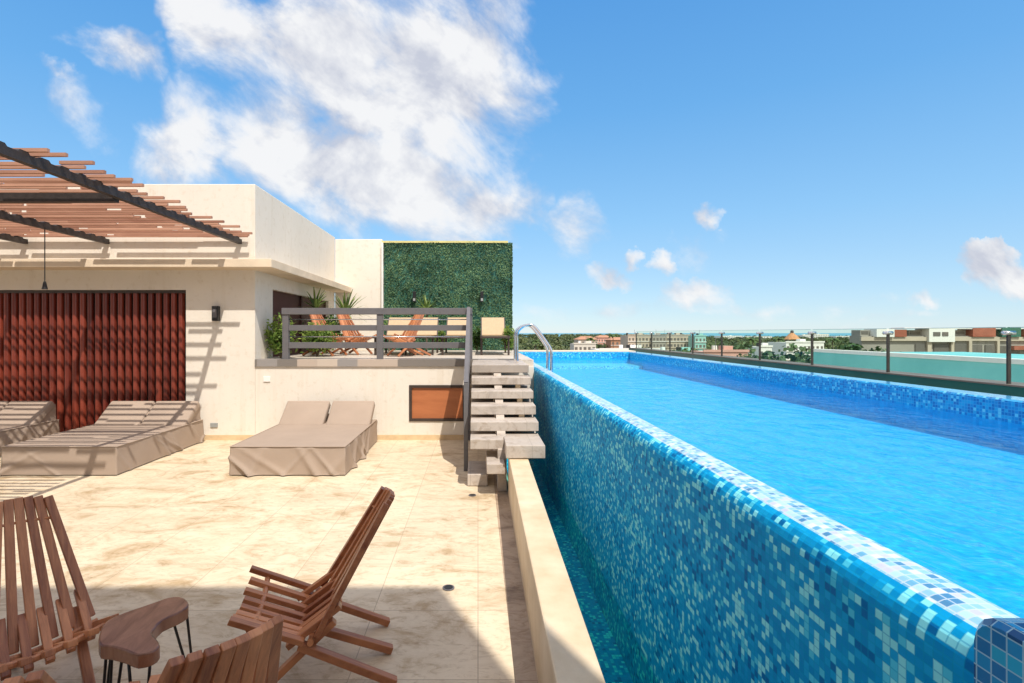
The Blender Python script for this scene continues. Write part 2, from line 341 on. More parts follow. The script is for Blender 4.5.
M['drainstrip'] = travertine('pebbled_drain_strip', (.50,.38,.27), (.22,.15,.10), (.3,.2,.14), tile=.3)
M['tread'] = travertine('grey_travertine', (.53,.465,.40), (.36,.31,.265), (.30,.26,.22), tile=.6, off=(.08,0))
M['upper'] = travertine('upper_deck_stone', (.62,.56,.48), (.48,.42,.34), (.4,.35,.3), tile=.4)
def edging():
    mt, t, n, l, b = mat('edging_tiles'); b.inputs['Roughness'].default_value = .5
    tcn = n.new('ShaderNodeTexCoord'); sp = n.new('ShaderNodeSeparateXYZ'); l.new(tcn.outputs['Object'], sp.inputs[0])
    dv = n.new('ShaderNodeMath'); dv.operation = 'DIVIDE'; l.new(sp.outputs[0], dv.inputs[0]); dv.inputs[1].default_value = .30
    fl = n.new('ShaderNodeMath'); fl.operation = 'FLOOR'; l.new(dv.outputs[0], fl.inputs[0])
    wn = n.new('ShaderNodeTexWhiteNoise'); wn.noise_dimensions = '1D'; l.new(fl.outputs[0], wn.inputs['W'])
    ra = n.new('ShaderNodeValToRGB'); ra.color_ramp.interpolation = 'CONSTANT'; l.new(wn.outputs['Value'], ra.inputs[0])
    e = ra.color_ramp.elements; e[0].color = (.19,.17,.15,1); e[1].position = .35; e[1].color = (.46,.38,.31,1); k = e.new(.55); k.color = (.28,.26,.245,1); k = e.new(.8); k.color = (.52,.44,.36,1)
    l.new(ra.outputs[0], b.inputs['Base Color']); return mt
M['edging'] = edging()

def mosaic(name, cols, pitch=.0200, grout=(.10,.30,.42), gw=.075, rough=.16, cluster=.5, coat=.6, gf=.8, spec=.6):
    """cols: list of (position, colour) for a constant ramp on a per-tile random number"""
    mt, t, n, l, b = mat(name)
    uv = n.new('ShaderNodeUVMap'); sc = n.new('ShaderNodeVectorMath'); sc.operation = 'SCALE'; sc.inputs['Scale'].default_value = 1/pitch; l.new(uv.outputs[0], sc.inputs[0])
    fl = n.new('ShaderNodeVectorMath'); fl.operation = 'FLOOR'; l.new(sc.outputs[0], fl.inputs[0])
    fr = n.new('ShaderNodeVectorMath'); fr.operation = 'FRACTION'; l.new(sc.outputs[0], fr.inputs[0])
    wn = n.new('ShaderNodeTexWhiteNoise'); wn.noise_dimensions = '2D'; l.new(fl.outputs[0], wn.inputs['Vector'])
    no = n.new('ShaderNodeTexNoise'); no.inputs['Scale'].default_value = .11; no.inputs['Detail'].default_value = 2; l.new(fl.outputs[0], no.inputs['Vector'])
    a = n.new('ShaderNodeMath'); a.operation = 'MULTIPLY_ADD'; l.new(no.outputs['Fac'], a.inputs[0]); a.inputs[1].default_value = cluster*2; a.inputs[2].default_value = -cluster
    s2 = n.new('ShaderNodeMath'); s2.operation = 'ADD'; l.new(wn.outputs['Value'], s2.inputs[0]); l.new(a.outputs[0], s2.inputs[1])
    cl = n.new('ShaderNodeClamp'); l.new(s2.outputs[0], cl.inputs[0])
    ra = n.new('ShaderNodeValToRGB'); ra.color_ramp.interpolation = 'CONSTANT'; l.new(cl.outputs[0], ra.inputs[0])
    e = ra.color_ramp.elements; e[0].position = 0; e[0].color = cols[0][1]+(1,); e[1].position = cols[1][0]; e[1].color = cols[1][1]+(1,)
    for p, c in cols[2:]: k = e.new(p); k.color = c+(1,)
    sp = n.new('ShaderNodeSeparateXYZ'); l.new(fr.outputs[0], sp.inputs[0])
    def edge(o):
        q = n.new('ShaderNodeMath'); q.operation = 'SUBTRACT'; l.new(o, q.inputs[0]); q.inputs[1].default_value = .5
        q2 = n.new('ShaderNodeMath'); q2.operation = 'ABSOLUTE'; l.new(q.outputs[0], q2.inputs[0]); return q2.outputs[0]
    mxm = n.new('ShaderNodeMath'); mxm.operation = 'MAXIMUM'; l.new(edge(sp.outputs[0]), mxm.inputs[0]); l.new(edge(sp.outputs[1]), mxm.inputs[1])
    gm = n.new('ShaderNodeMath'); gm.operation = 'GREATER_THAN'; l.new(mxm.outputs[0], gm.inputs[0]); gm.inputs[1].default_value = .5-gw
    gq = n.new('ShaderNodeMath'); gq.operation = 'MULTIPLY'; l.new(gm.outputs[0], gq.inputs[0]); gq.inputs[1].default_value = gf
    mi = n.new('ShaderNodeMix'); mi.data_type = 'RGBA'; l.new(gq.outputs[0], mi.inputs[0]); l.new(ra.outputs[0], mi.inputs[6]); mi.inputs[7].default_value = grout+(1,)
    l.new(mi.outputs[2], b.inputs['Base Color'])
    rr = n.new('ShaderNodeMapRange'); l.new(gm.outputs[0], rr.inputs[0]); rr.inputs[3].default_value = rough; rr.inputs[4].default_value = .7; l.new(rr.outputs[0], b.inputs['Roughness'])
    b.inputs['Coat Weight'].default_value = coat; b.inputs['Coat Roughness'].default_value = .08; b.inputs['Specular IOR Level'].default_value = spec
    # every glass tile sits at a slightly different tilt
    wn2 = n.new('ShaderNodeTexWhiteNoise'); wn2.noise_dimensions = '2D'; l.new(fl.outputs[0], wn2.inputs['Vector'])
    v1 = n.new('ShaderNodeVectorMath'); v1.operation = 'SUBTRACT'; l.new(wn2.outputs['Color'], v1.inputs[0]); v1.inputs[1].default_value = (.5,.5,.5)
    v2 = n.new('ShaderNodeVectorMath'); v2.operation = 'SCALE'; v2.inputs['Scale'].default_value = .10; l.new(v1.outputs[0], v2.inputs[0])
    ge = n.new('ShaderNodeNewGeometry'); v3 = n.new('ShaderNodeVectorMath'); v3.operation = 'ADD'; l.new(ge.outputs['Normal'], v3.inputs[0]); l.new(v2.outputs[0], v3.inputs[1])
    v4 = n.new('ShaderNodeVectorMath'); v4.operation = 'NORMALIZE'; l.new(v3.outputs[0], v4.inputs[0]); l.new(v4.outputs[0], b.inputs['Normal'])
    return mt
WALLC = [(0,(.004,.17,.44)),(.06,(.004,.30,.64)),(.34,(.005,.34,.69)),(.56,(.008,.38,.73)),(.74,(.08,.60,.82)),(.86,(.26,.82,.90))]
TOPC = [(0,(.07,.24,.44)),(.10,(.14,.40,.60)),(.34,(.26,.52,.66)),(.56,(.40,.64,.72)),(.76,(.50,.53,.68)),(.88,(.62,.76,.80))]  # same tiles as the wall, sun and sky sheen painted into the colours
M['mosaic_wall'] = mosaic('blue_glass_mosaic', WALLC, grout=(.01,.34,.58), gf=.5, coat=0, rough=.4, spec=.02)
M['mosaic_top'] = mosaic('sunlit_pale_mosaic', TOPC, grout=(.50,.60,.68), cluster=.25, rough=.3, coat=.15, spec=.3)
M['mosaic_in'] = mosaic('pool_interior_mosaic', [(0,(.0,.32,.66)),(.2,(.0,.37,.72)),(.6,(.0,.41,.76)),(.9,(.01,.47,.81))], grout=(.0,.39,.74), cluster=.4, rough=.4, coat=0, gf=.4)
M['mosaic_band'] = mosaic('pool_band_mosaic', [(0,(.0,.16,.48)),(.3,(.0,.27,.62)),(.6,(.01,.38,.70)),(.88,(.16,.62,.82))], grout=(.02,.38,.68), cluster=.3)
M['mosaic_block'] = mosaic('navy_mosaic', pitch=.0245, cols=[(0,(.005,.09,.26)),(.3,(.008,.19,.46)),(.6,(.01,.29,.60)),(.9,(.015,.42,.68))], grout=(.35,.62,.75), cluster=.1, gw=.05, coat=.1, spec=.3)

def water(name, tint, bscale=5, bstr=.25, rough=.03, vol=None, deep=None):
    mt, t, n, l, b = mat(name); n.remove(b)
    tr = n.new('ShaderNodeBsdfTransparent'); tr.inputs[0].default_value = tint+(1,)
    gl = n.new('ShaderNodeBsdfGlossy'); gl.inputs['Roughness'].default_value = rough; gl.inputs[0].default_value = (1,1,1,1)
    fr = n.new('ShaderNodeFresnel'); fr.inputs[0].default_value = 1.33
    tcn = n.new('ShaderNodeTexCoord')
    mpn = n.new('ShaderNodeMapping'); mpn.inputs['Scale'].default_value = (1,.6,1); l.new(tcn.outputs['Object'], mpn.inputs[0])
    n1 = n.new('ShaderNodeTexNoise'); n1.inputs['Scale'].default_value = bscale; n1.inputs['Detail'].default_value = 5; n1.inputs['Distortion'].default_value = 1.0
    l.new(mpn.outputs[0], n1.inputs['Vector'])
    bp = n.new('ShaderNodeBump'); bp.inputs['Strength'].default_value = bstr; bp.inputs['Distance'].default_value = .05
    l.new(n1.outputs['Fac'], bp.inputs['Height']); l.new(bp.outputs[0], gl.inputs['Normal']); l.new(bp.outputs[0], fr.inputs['Normal'])
    mxs = n.new('ShaderNodeMixShader'); cl = n.new('ShaderNodeMath'); cl.operation = 'MINIMUM'; l.new(fr.outputs[0], cl.inputs[0]); cl.inputs[1].default_value = .30
    l.new(cl.outputs[0], mxs.inputs[0]); l.new(tr.outputs[0], mxs.inputs[1]); l.new(gl.outputs[0], mxs.inputs[2])
    l.new(mxs.outputs[0], n['Material Output'].inputs[0]); return mt
M['pool_water'] = water('clear_pool_water', (.42,.95,1.0), 9, .26)
M['trough_water'] = water('trough_water', (.26,.90,.84), 7, .10)
def glassmat():
    mt, t, n, l, b = mat('greenish_glass'); n.remove(b)
    tr = n.new('ShaderNodeBsdfTransparent'); tr.inputs[0].default_value = (.90,.975,.95,1)
    gl = n.new('ShaderNodeBsdfGlossy'); gl.inputs['Roughness'].default_value = .01
    lw_ = n.new('ShaderNodeLayerWeight'); lw_.inputs[0].default_value = .5; pw = n.new('ShaderNodeMath'); pw.operation = 'POWER'; l.new(lw_.outputs['Facing'], pw.inputs[0]); pw.inputs[1].default_value = 6
    ma = n.new('ShaderNodeMath'); ma.operation = 'MULTIPLY_ADD'; l.new(pw.outputs[0], ma.inputs[0]); ma.inputs[1].default_value = .22; ma.inputs[2].default_value = .02
    mxs = n.new('ShaderNodeMixShader'); l.new(ma.outputs[0], mxs.inputs[0]); l.new(tr.outputs[0], mxs.inputs[1]); l.new(gl.outputs[0], mxs.inputs[2])
    l.new(mxs.outputs[0], n['Material Output'].inputs[0]); return mt
M['glass'] = glassmat()
M['glass_edge'] = simple('pale_green_glass_edge', (.42,.62,.58), .2, var=.05)
M['sea'] = simple('sea_water', (.10,.30,.36), .35, var=.12, scale=.002)
M['ground'] = simple('scrub_ground', (.15,.145,.085), .95, var=.35, scale=.03)
M['asphalt'] = simple('asphalt', (.06,.06,.06), .9, var=.1, scale=.5)

# ------------------------------------------------------------------ setting: land, sea
GZ = -12.0
g = MB(); g.quad((-9000,-400,GZ),(9000,-400,GZ),(9000,1500,GZ),(-9000,1900,GZ)); struct(g.build('ground', M['ground']))
g = MB(); g.quad((-60000,1200,GZ-.6),(60000,1200,GZ-.6),(60000,58000,GZ-.6),(-60000,58000,GZ-.6)); struct(g.build('sea', M['sea']))
g = MB(); g.quad((30,60,GZ+.05),(38,60,GZ+.05),(78,400,GZ+.05),(70,400,GZ+.05)); struct(g.build('road', M['asphalt']))

# ------------------------------------------------------------------ lower terrace
X0 = -14.0
g = MB(); g.box(X0,.17,-5,7.90,-.3,0); struct(g.build('terrace_floor', M['deck']))
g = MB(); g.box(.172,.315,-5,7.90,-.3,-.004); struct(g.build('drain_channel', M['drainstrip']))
def xl(y): return .2715+(y-1.87)*.0085
def xr(y): return .4446+(y-1.87)*.0125
g = MB(); g.prism([(xl(-5),-5),(xr(-5),-5),(xr(5.15),5.15),(xl(5.15),5.15)], -.35, .39)
tag(g.build('trough_curb', M['curb'], bevel=.008), 'long cream travertine curb between the terrace floor and the water trough', 'curb')
g = MB(); g.quad((.40,-5,-.02),(.838,-5,-.02),(.838,7.75,-.02),(.40,7.75,-.02)); struct(g.build('trough_water', M['trough_water']))
g = MB(); g.quad((.40,-5,-.28),(.838,-5,-.28),(.838,7.75,-.28),(.40,7.75,-.28), uv=[(-5,0),(-5,.44),(7.75,.44),(7.75,0)]); struct(g.build('trough_floor', M['mosaic_wall']))

# upper terrace
g = MB(); g.box(-3.33,.64,6.602,7.80,1.08,1.196) if False else None
g = MB(); g.box(-3.33,.838,7.83,14.0,.9,1.196); struct(g.build('upper_terrace_floor', M['upper']))

# ------------------------------------------------------------------ villa block on the left
v = thing('villa_block', 'cream stucco rooftop building with overhanging slab and dark red slatted screen', 'building', (-8,7.78,0))
def loc(o, root): o.parent = root; o.matrix_parent_inverse = Matrix.Translation(-Vector(root.location)); return o
g = MB()
WX = -3.336
g.box(X0,-9.0,7.78,8.0,0,2.54); g.box(-9.0,-4.37,7.78,8.0,2.245,2.54); g.box(-4.37,WX,7.78,8.0,0,2.54)
# side wall with window hole
g.box(WX-.2,WX,8.0,8.45,0,2.54); g.box(WX-.2,WX,8.45,11.6,0,1.2); g.box(WX-.2,WX,8.45,11.6,2.31,2.54); g.box(WX-.2,WX,11.6,12.1,0,2.54)
g.box(X0,X0+.2,8.0,14,0,2.54)
loc(g.build('wall', M['stucco']), v)
g = MB(); g.box(X0,-2.95,7.42,12.128,2.54,2.66); loc(g.build('roof_slab', M['slab'], bevel=.006), v)
g = MB(); g.prism([(X0,7.78),(WX,7.78),(WX,12.128),(WX-.2,12.128),(WX-.2,7.98),(X0,7.98)],2.66,3.83)
loc(g.build('parapet', M['stucco'], bevel=.01), v)
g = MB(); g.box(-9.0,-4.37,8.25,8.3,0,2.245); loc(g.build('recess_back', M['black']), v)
g = MB()
k = 0; x = -8.95
while x < -4.40:
    seg = 7; n0 = len(g.v); r_ = .041
    for z in (0.02, 2.24):
        for i in range(seg): 
            t = math.pi*i/(seg-1); g.v.append((x - r_*math.cos(t), 7.88 - .062*math.sin(t) , z))
    for i in range(seg-1): g.f.append((n0+i, n0+i+1, n0+seg+i+1, n0+seg+i)); g.uv.append(None)
    g.f.append((n0+seg-1, n0, n0+seg, n0+2*seg-1)); g.uv.append(None)
    x += .1145
loc(g.build('slat_screen', M['screen_wood'], smooth=False, auto=50), v)
for za_, zb_ in ((0,.05),(2.2,2.243)): loc(MB().box(-9.0,-4.372,7.80,7.92,za_,zb_).build('screen_rail', M['brown_frame']), v)
for a_, b_ in ((X0,-9.0),(-4.37,-3.34)): loc(MB().box(a_,b_,7.762,7.779,0,.075).build('skirting', M['skirt']), v)
wf = g = MB(); g.box(WX-.12,WX-.08,8.45,11.6,1.2,2.31); wo = loc(g.build('window', M['dark_glass']), v)
for yy in (8.47, 10.0, 11.56):
    fo = MB().box(WX-.075,WX-.05,yy-.025,yy+.025,1.2,2.31).build('mullion', M['dark_glass']); fo.parent = wo

# low wall carrying the upper terrace
rw = thing('retaining_wall', 'low cream wall holding up the raised pool terrace, with a row of edging tiles', 'wall', (-1.5,7.78,0))
g = MB(); g.box(WX+.002,-1.02,7.79,7.98,0,1.10); g.box(-1.02,-.20,7.79,7.98,0,.29); g.box(-1.02,-.20,7.79,7.98,.81,1.10); g.box(-.20,.838,7.79,7.98,-.3,1.10); loc(g.build('wall', M['stucco']), rw)
g = MB(); g.box(WX+.002,.64,7.765,7.99,1.10,1.205); loc(g.build('edging_tiles', M['edging']), rw)
g = MB(); g.box(WX+.002,.262,7.772,7.789,0,.075); loc(g.build('skirting', M['skirt']), rw)
ap = g = MB(); g.box(-.99,-.23,7.80,7.83,.32,.78); ap = loc(g.build('access_panel', M['panel_wood']), rw)
g = MB(); g.box(-1.03,-.19,7.775,7.84,.78,.82); g.box(-1.03,-.19,7.775,7.84,.28,.32); g.box(-1.03,-.99,7.775,7.84,.32,.78); g.box(-.23,-.19,7.775,7.84,.32,.78)
o = g.build('panel_frame', M['brown_frame']); o.parent = ap; o.matrix_parent_inverse = Matrix()

# tall back wall and the hedge wall
g = MB(); g.box(WX+.001,-2.24,12.13,12.35,1.196,3.79); tag(g.build('back_wall', M['stucco'], bevel=.01), 'tall plain cream wall between the villa and the green hedge panel', 'wall')
hw = thing('hedge_wall', 'tall wall covered in clipped dark green artificial boxwood with a yellow top edge', 'hedge wall', (-.7,12.2,1.196))
def locr(o, root): o.parent = root; o.matrix_parent_inverse = Matrix.Translation(-Vector(root.location)); return o
g = MB(); g.box(-2.20,.775,12.16,12.35,1.196,3.70); locr(g.build('backing', M['green_far']), hw)
M['cap'] = simple('yellow_cap', (.62,.55,.22), .7)
g = MB(); g.box(-2.238,.70,12.10,12.36,3.70,3.745); locr(g.build('cap', M['cap']), hw)
g = MB(); g.box(-2.238,-2.202,12.05,12.36,1.196,3.70); locr(g.build('end_strip', M['white']), hw)
rnd = random.Random(3)
g = MB()
for i in range(21000):
    x = rnd.uniform(-2.20,.80); z = rnd.uniform(1.2,3.715)
    if rnd.random() < .55 and min(abs((x+2.2)%.5), abs((z-1.2)%.5)) < .012: continue
    if mnoise.noise((x*9, z*9, 7)) > .42: continue
    d = mnoise.noise((x*3.2, z*3.2, 0))*.035 + rnd.uniform(-.03,.02)
    c = Vector((x, 12.12+d, z)); nrm = Vector((rnd.gauss(0,.6), -1, rnd.gauss(.25,.6))).normalized()
    a = nrm.orthogonal().normalized(); a = Matrix.Rotation(rnd.uniform(0,6.3),3,nrm) @ a; b = nrm.cross(a); s = rnd.uniform(.012,.024)
    g.quad(c-a*s, c-b*s*.6, c+a*s, c+b*s*.6)
for i in range(2500):
    z = rnd.uniform(1.2,3.7); y = rnd.uniform(12.1,12.35); c = Vector((.785+rnd.uniform(-.02,.02), y, z)); nrm = Vector((1, rnd.gauss(0,.6), rnd.gauss(.2,.6))).normalized()
    a = nrm.orthogonal().normalized(); b = nrm.cross(a); s = rnd.uniform(.014,.026); g.quad(c-a*s, c-b*s*.6, c+a*s, c+b*s*.6)
locr(g.build('foliage', M['boxwood']), hw)

# building the terrace stands on and the tower behind the terrace whose shadow falls on the near floor
hb = thing('hotel_block', 'plain cream hotel body carrying the roof terrace', 'building', (-4,3,GZ))
g = MB(); g.box(X0,5.0,-6,15.8,GZ,-.31); locr(g.build('wall', M['stucco']), hb)
st = thing('stair_tower', 'tall cream stair tower whose shadow covers the near floor', 'tower', (-4,-3,0))
g = MB(); g.box(-9.0,1.68,-4.2,-.885,0,6.85); locr(g.build('wall', M['stucco']), st)
g = MB(); g.box(-9.03,1.68,-4.2,-.885,6.85,7.0); locr(g.build('roof_slab', M['slab']), st)
g = MB(); g.box(-1.2,-.2,-.884,-.86,0,2.1); locr(g.build('door', M['panel_wood']), st)

# ------------------------------------------------------------------ swimming pool
PX, PI_, PR, PF, PN = .84, .985, 3.2, 11.0, .87
pool = thing('swimming_pool', 'long raised infinity pool lined and clad in blue glass mosaic', 'swimming pool', (2,5,-.3))
r = .075; ct = 1.09
arc = [(PX, -.3), (PX, .4), (PX, ct-r)] + [(PX+r-r*math.cos(t), ct-r+r*math.sin(t)) for t in [R(a) for a in (15,30,45,60)]]
arc2 = [arc[-1]] + [(PX+r-r*math.cos(t), ct-r+r*math.sin(t)) for t in [R(a) for a in (75,90)]] + [(PI_-.02, ct), (PI_-.006, ct-.004), (PI_, ct-.015), (PI_, ct-.06)]
def arclen(p): return sum(math.dist(p[i], p[i-1]) for i in range(1, len(p)))
g = MB(); g.sweep(arc, PN, PF); g.quad((PX,PN,-.3),(PX,PN,ct-r),(PI_,PN,ct-r),(PI_,PN,-.3), uv=[(0,0),(0,1),(.15,1),(.15,0)])
locr(g.build('near_wall', M['mosaic_wall'], weld=False, smooth=True), pool)
g = MB(); g.sweep(arc2, PN, PF, v0=arclen(arc)); locr(g.build('near_coping', M['mosaic_top'], smooth=True), pool)
FZ = .90
def wallq(g, p0, p1, z0, z1):
    Ln = math.dist(p0, p1); g.quad((p0[0],p0[1],z0),(p1[0],p1[1],z0),(p1[0],p1[1],z1),(p0[0],p0[1],z1), uv=[(0,z0),(Ln,z0),(Ln,z1),(0,z1)])
g = MB(); g.quad((PI_,-1,FZ),(PR,-1,FZ),(PR,PF,FZ),(PI_,PF,FZ), uv=[(-1,PI_),(-1,PR),(PF,PR),(PF,PI_)])
wallq(g,(PI_,PF),(PI_,-1),FZ,ct-.06)
locr(g.build('basin', M['mosaic_in']), pool)
g = MB(); wallq(g,(PR,-1),(PR,PF),FZ,1.06); wallq(g,(PR,PF),(PI_,PF),FZ,1.06); locr(g.build('underwater_lining', M['mosaic_in']), pool)
g = MB(); wallq(g,(PR,-1),(PR,PF),1.06,1.19); wallq(g,(PR,PF),(PI_,PF),1.06,1.19); wallq(g,(PX,PF),(PI_+.001,PF),.9,1.19); locr(g.build('far_lining', M['mosaic_band']), pool)
g = MB()
for (z, y0) in ((.96, 10.1),):
    g.quad((PI_,y0,z),(PR-.001,y0,z),(PR-.001,PF,z),(PI_,PF,z), uv=[(0,PI_),(0,PR),(.9,PR),(.9,PI_)]); wallq(g,(PI_,y0),(PR-.001,y0),FZ,z)
locr(g.build('underwater_bench', M['mosaic_top']), pool)
g = MB(); g.sweep([(PR,1.19),(PR+.01,1.2),(PR+.19,1.2),(PR+.20,1.19),(PR+.20,.3)], -1, PF+.2)
g.sweep([(PF,1.19),(PF+.01,1.2),(PF+.19,1.2),(PF+.2,1.19),(PF+.2,.3)], PX, PR, axis='X')
locr(g.build('far_coping', M['mosaic_band']), pool)
# raised block at the near end of the wall
g = MB()
bz, rb = 1.142, .045
y1 = PN; prof = [(y1, -.3), (y1, bz-rb)] + [(y1-rb+rb*math.cos(t), bz-rb+rb*math.sin(t)) for t in [R(a) for a in (22,45,68,90)]] + [(-1.0, bz)]
acc = 0
xi, xo = .822, 1.3
top = [(p[0], p[1]) for p in prof]
acc = [0]
for i in range(1, len(prof)): acc.append(acc[-1]+math.dist(prof[i], prof[i-1]))
for i in range(len(prof)-1):
    a, b = prof[i], prof[i+1]
    g.quad((xi+.012,a[0],a[1]),(xi+.012,b[0],b[1]),(xo,b[0],b[1]),(xo,a[0],a[1]), uv=[(xi,acc[i]),(xi,acc[i+1]),(xo,acc[i+1]),(xo,acc[i])])
nb = len(g.v); side = [(y1-.012,-.3)] + [(p[0]-.008, p[1]-.008) for p in prof[1:]] + [(-1.0,-.3)]
g.v += [(xi, p[0], p[1]) for p in side]; g.f.append(tuple(nb+i for i in range(len(side)))); g.uv.append([(p[0]+.0, p[1]) for p in side])
for i in range(len(side)-1):
    if i < len(prof)-1:
        a, b = side[i], side[i+1]; c, d = prof[i], prof[i+1]
        g.quad((xi,a[0],a[1]),(xi,b[0],b[1]),(xi+.012,d[0],d[1]),(xi+.012,c[0],c[1]), uv=[(a[0],a[1]),(b[0],b[1]),(d[0],d[1]+.012),(c[0],c[1]+.012)])
locr(g.build('end_block', M['mosaic_block']), pool)
g = MB()
NX, NY = 40, 200
g.quad((PI_-.001,-1,1.076),(PR,-1,1.076),(PR,PF,1.076),(PI_-.001,PF,1.076)); struct(g.build('pool_water', M['pool_water']))
g = MB(); g.box(PX,PR+.2,PF+.205,PF+.75,.9,1.215); struct(g.build('far_pool_deck', M['slab']))
g = MB(); g.box(PX,5.0,PF+.76,14,.5,1.0); g.box(PR+.205,4.58,-6,PF+.2,.5,.9); struct(g.build('service_walkway', M['grey_far']))

# handrail pair
hr = thing('pool_handrail', 'pair of bent polished steel grab rails where the terrace meets the pool', 'handrail', (.75,7.2,1.2))
def smoothpts(P, n=6):
    P = [Vector(p) for p in P]; out_ = []
    for i in range(len(P)-1):
        a = P[max(i-1,0)]; b = P[i]; c = P[i+1]; d = P[min(i+2,len(P)-1)]
        for k in range(n):
            t = k/n; out_.append(.5*((2*b)+(-a+c)*t+(2*a-5*b+4*c-d)*t*t+(-a+3*b-3*c+d)*t**3))
    return out_+[P[-1]]
for yy in (7.45, 7.05):
    g = MB(); g.tube(smoothpts([(.53,yy,1.19),(.53,yy,1.45),(.535,yy,1.6),(.60,yy,1.68),(.70,yy,1.71),(.76,yy,1.69),(.84,yy,1.60),(.94,yy,1.46),(.985,yy,1.38),(.995,yy,1.30),(.995,yy,1.0),(.995,yy,.76)],5), .019, 12)
    locr(g.build('rail', M['steel'], smooth=True), hr)

# ------------------------------------------------------------------ stairs
ss = thing('stone_staircase', 'floating grey stone block steps climbing from the terrace to the pool deck', 'stairs', (.3,6,0))
XL, XR = -.08, .645
def tread(nm, x0, x1, y0, y1, z1, th, mt_='tread'): g = MB(); g.box(x0,x1,y0,y1,z1-th,z1); return locr(g.build(nm, M[mt_], bevel=.007), ss)
tread('landing', XL, XR, 6.60, 7.76, 1.196, .10)
for (x0,x1,y0,y1,z1,th) in [(XL,XR,6.33,6.66,1.06,.09),(XL,XR,6.05,6.40,.925,.09),(XL,XR,5.79,6.13,.79,.10),(XL,XR,5.53,5.87,.655,.10),
    (XL,.262,5.27,5.61,.52,.10),(.268,XR,4.98,5.61,.522,.125),(.085,.262,5.04,5.62,.33,.10),(-.11,.10,5.42,6.0,.125,.12)]:
    tread('tread', x0,x1,y0,y1,z1,th)
tread('base_block', .05,.20,5.30,5.6,.03,.03) if False else None
g = MB()
for (xa, xb) in ((.20,.29),):
    g.prism([(5.25,0),(5.25,.42),(6.6,1.09),(7.76,1.09),(7.76,0)], xa, xb)
    g.v = [(z, x, y) for (x, y, z) in g.v]
locr(g.build('stringer', M['tread']), ss)
g = MB(); g.prism([(5.625,.36),(5.625,.42),(6.62,.925),(7.76,.925),(7.76,.86),(6.66,.86)], -.07, .19); g.v = [(z_,x_,y_) for (x_,y_,z_) in g.v]  # added plates under the treads, blocking light so the gaps stay dark
locr(g.build('gap_shade_plate', M['tread']), ss)
g = MB(); g.prism([(5.625,.36),(5.625,.42),(6.62,.925),(7.76,.925),(7.76,.86),(6.66,.86)], .295, .64); g.v = [(z_,x_,y_) for (x_,y_,z_) in g.v]
locr(g.build('gap_shade_plate', M['tread']), ss)
# small pale fixing blocks between treads
for (y, z) in ((6.42,1.0-.03),(6.14,.86),(5.88,.72)):
    g = MB(); g.box(.46,.52,y-.05,y+.05,z-.14,z); locr(g.build('spacer_block', M['curb']), ss)

# ------------------------------------------------------------------ railings
rl = thing('terrace_railing', 'dark grey metal railing along the front edge of the raised terrace', 'railing', (-1.5,7.86,1.2))
def bx(name, mt_, root, *a, bevel=.003): g = MB(); g.box(*a); return locr(g.build(name, M[mt_], bevel=bevel), root)
for x in (-2.90,-1.48,-.13): bx('post','grey_metal',rl, x-.045,x+.045,7.82,7.90,1.2,1.975)
bx('top_rail','grey_metal',rl,-2.95,-.085,7.805,7.915,1.88,1.976)
bx('middle_rail','grey_metal',rl,-2.855,-.175,7.835,7.885,1.635,1.72)
bx('bottom_rail','grey_metal',rl,-2.855,-.175,7.835,7.885,1.37,1.46)
for z in (1.805,1.545):
    g = MB(); g.tube([(-2.86,7.86,z),(-.17,7.86,z)], .008, 8); locr(g.build('wire', M['steel'], smooth=True), rl)
sr = thing('stair_railing', 'sloping grey metal handrail down the left side of the stone steps', 'railing', (-.14,6.5,0))
bx('post','grey_metal',sr,-.165,-.115,7.735,7.785,.0,1.99)
bx('post','grey_metal',sr,-.165,-.115,6.02,6.08,.0,1.02)
for (za, zb, wd) in ((1.95,1.0,.07),(1.66,.72,.06),(1.38,.44,.06)):
    g = MB(); g.bar((-.14,7.735,za),(-.14,6.05,zb), .05, wd, (1,0,0)); locr(g.build('sloped_rail', M['grey_metal']), sr)

# ------------------------------------------------------------------ glass fence on a dark ledge
GXX = 4.6
g = MB(); g.box(GXX-.02,GXX+.25,-6,15.8,-.3,1.142); lw = g.build('ledge_wall', M['ledge']); tag(lw, 'dark green low wall beyond the pool that carries the glass fence', 'wall')
g = MB(); g.box(GXX-.03,GXX+.28,-6,15.8,1.142,1.155); c = g.build('cap', M['ledge_cap']); c.parent = lw
gf_ = thing('glass_fence', 'row of frameless clear glass panels with thin dark posts on the dark ledge', 'fence', (GXX+.05,8,1.155))
sp = .2914*GXX; ys = [GXX*520/525.0 + sp*i for i in range(-3, 9)]
for i, y in enumerate(ys):
    g = MB(); g.box(GXX+.035,GXX+.065,y-.007,y+.007,1.155,1.60); p = locr(g.build('post', M['dark_metal']), gf_)
    g = MB(); g.tube([(GXX+.0,y,1.60),(GXX+.10,y,1.60)], .020, 12); q = g.build('clamp', M['steel'], smooth=True, ); q.parent = p; q.matrix_parent_inverse = Matrix.Translation(Vector((0,0,0)))
    if i < len(ys)-1:
        g = MB(); g.box(GXX+.044,GXX+.056,y+.018,y+sp-.018,1.157,1.646); gp_ = locr(g.build('glass_panel', M['glass']), gf_); ed_ = MB().box(GXX+.043,GXX+.057,y+.018,y+sp-.018,1.6465,1.652).build('top_edge', M['glass_edge']); ed_.parent = gp_; ed_.matrix_parent_inverse = Matrix()

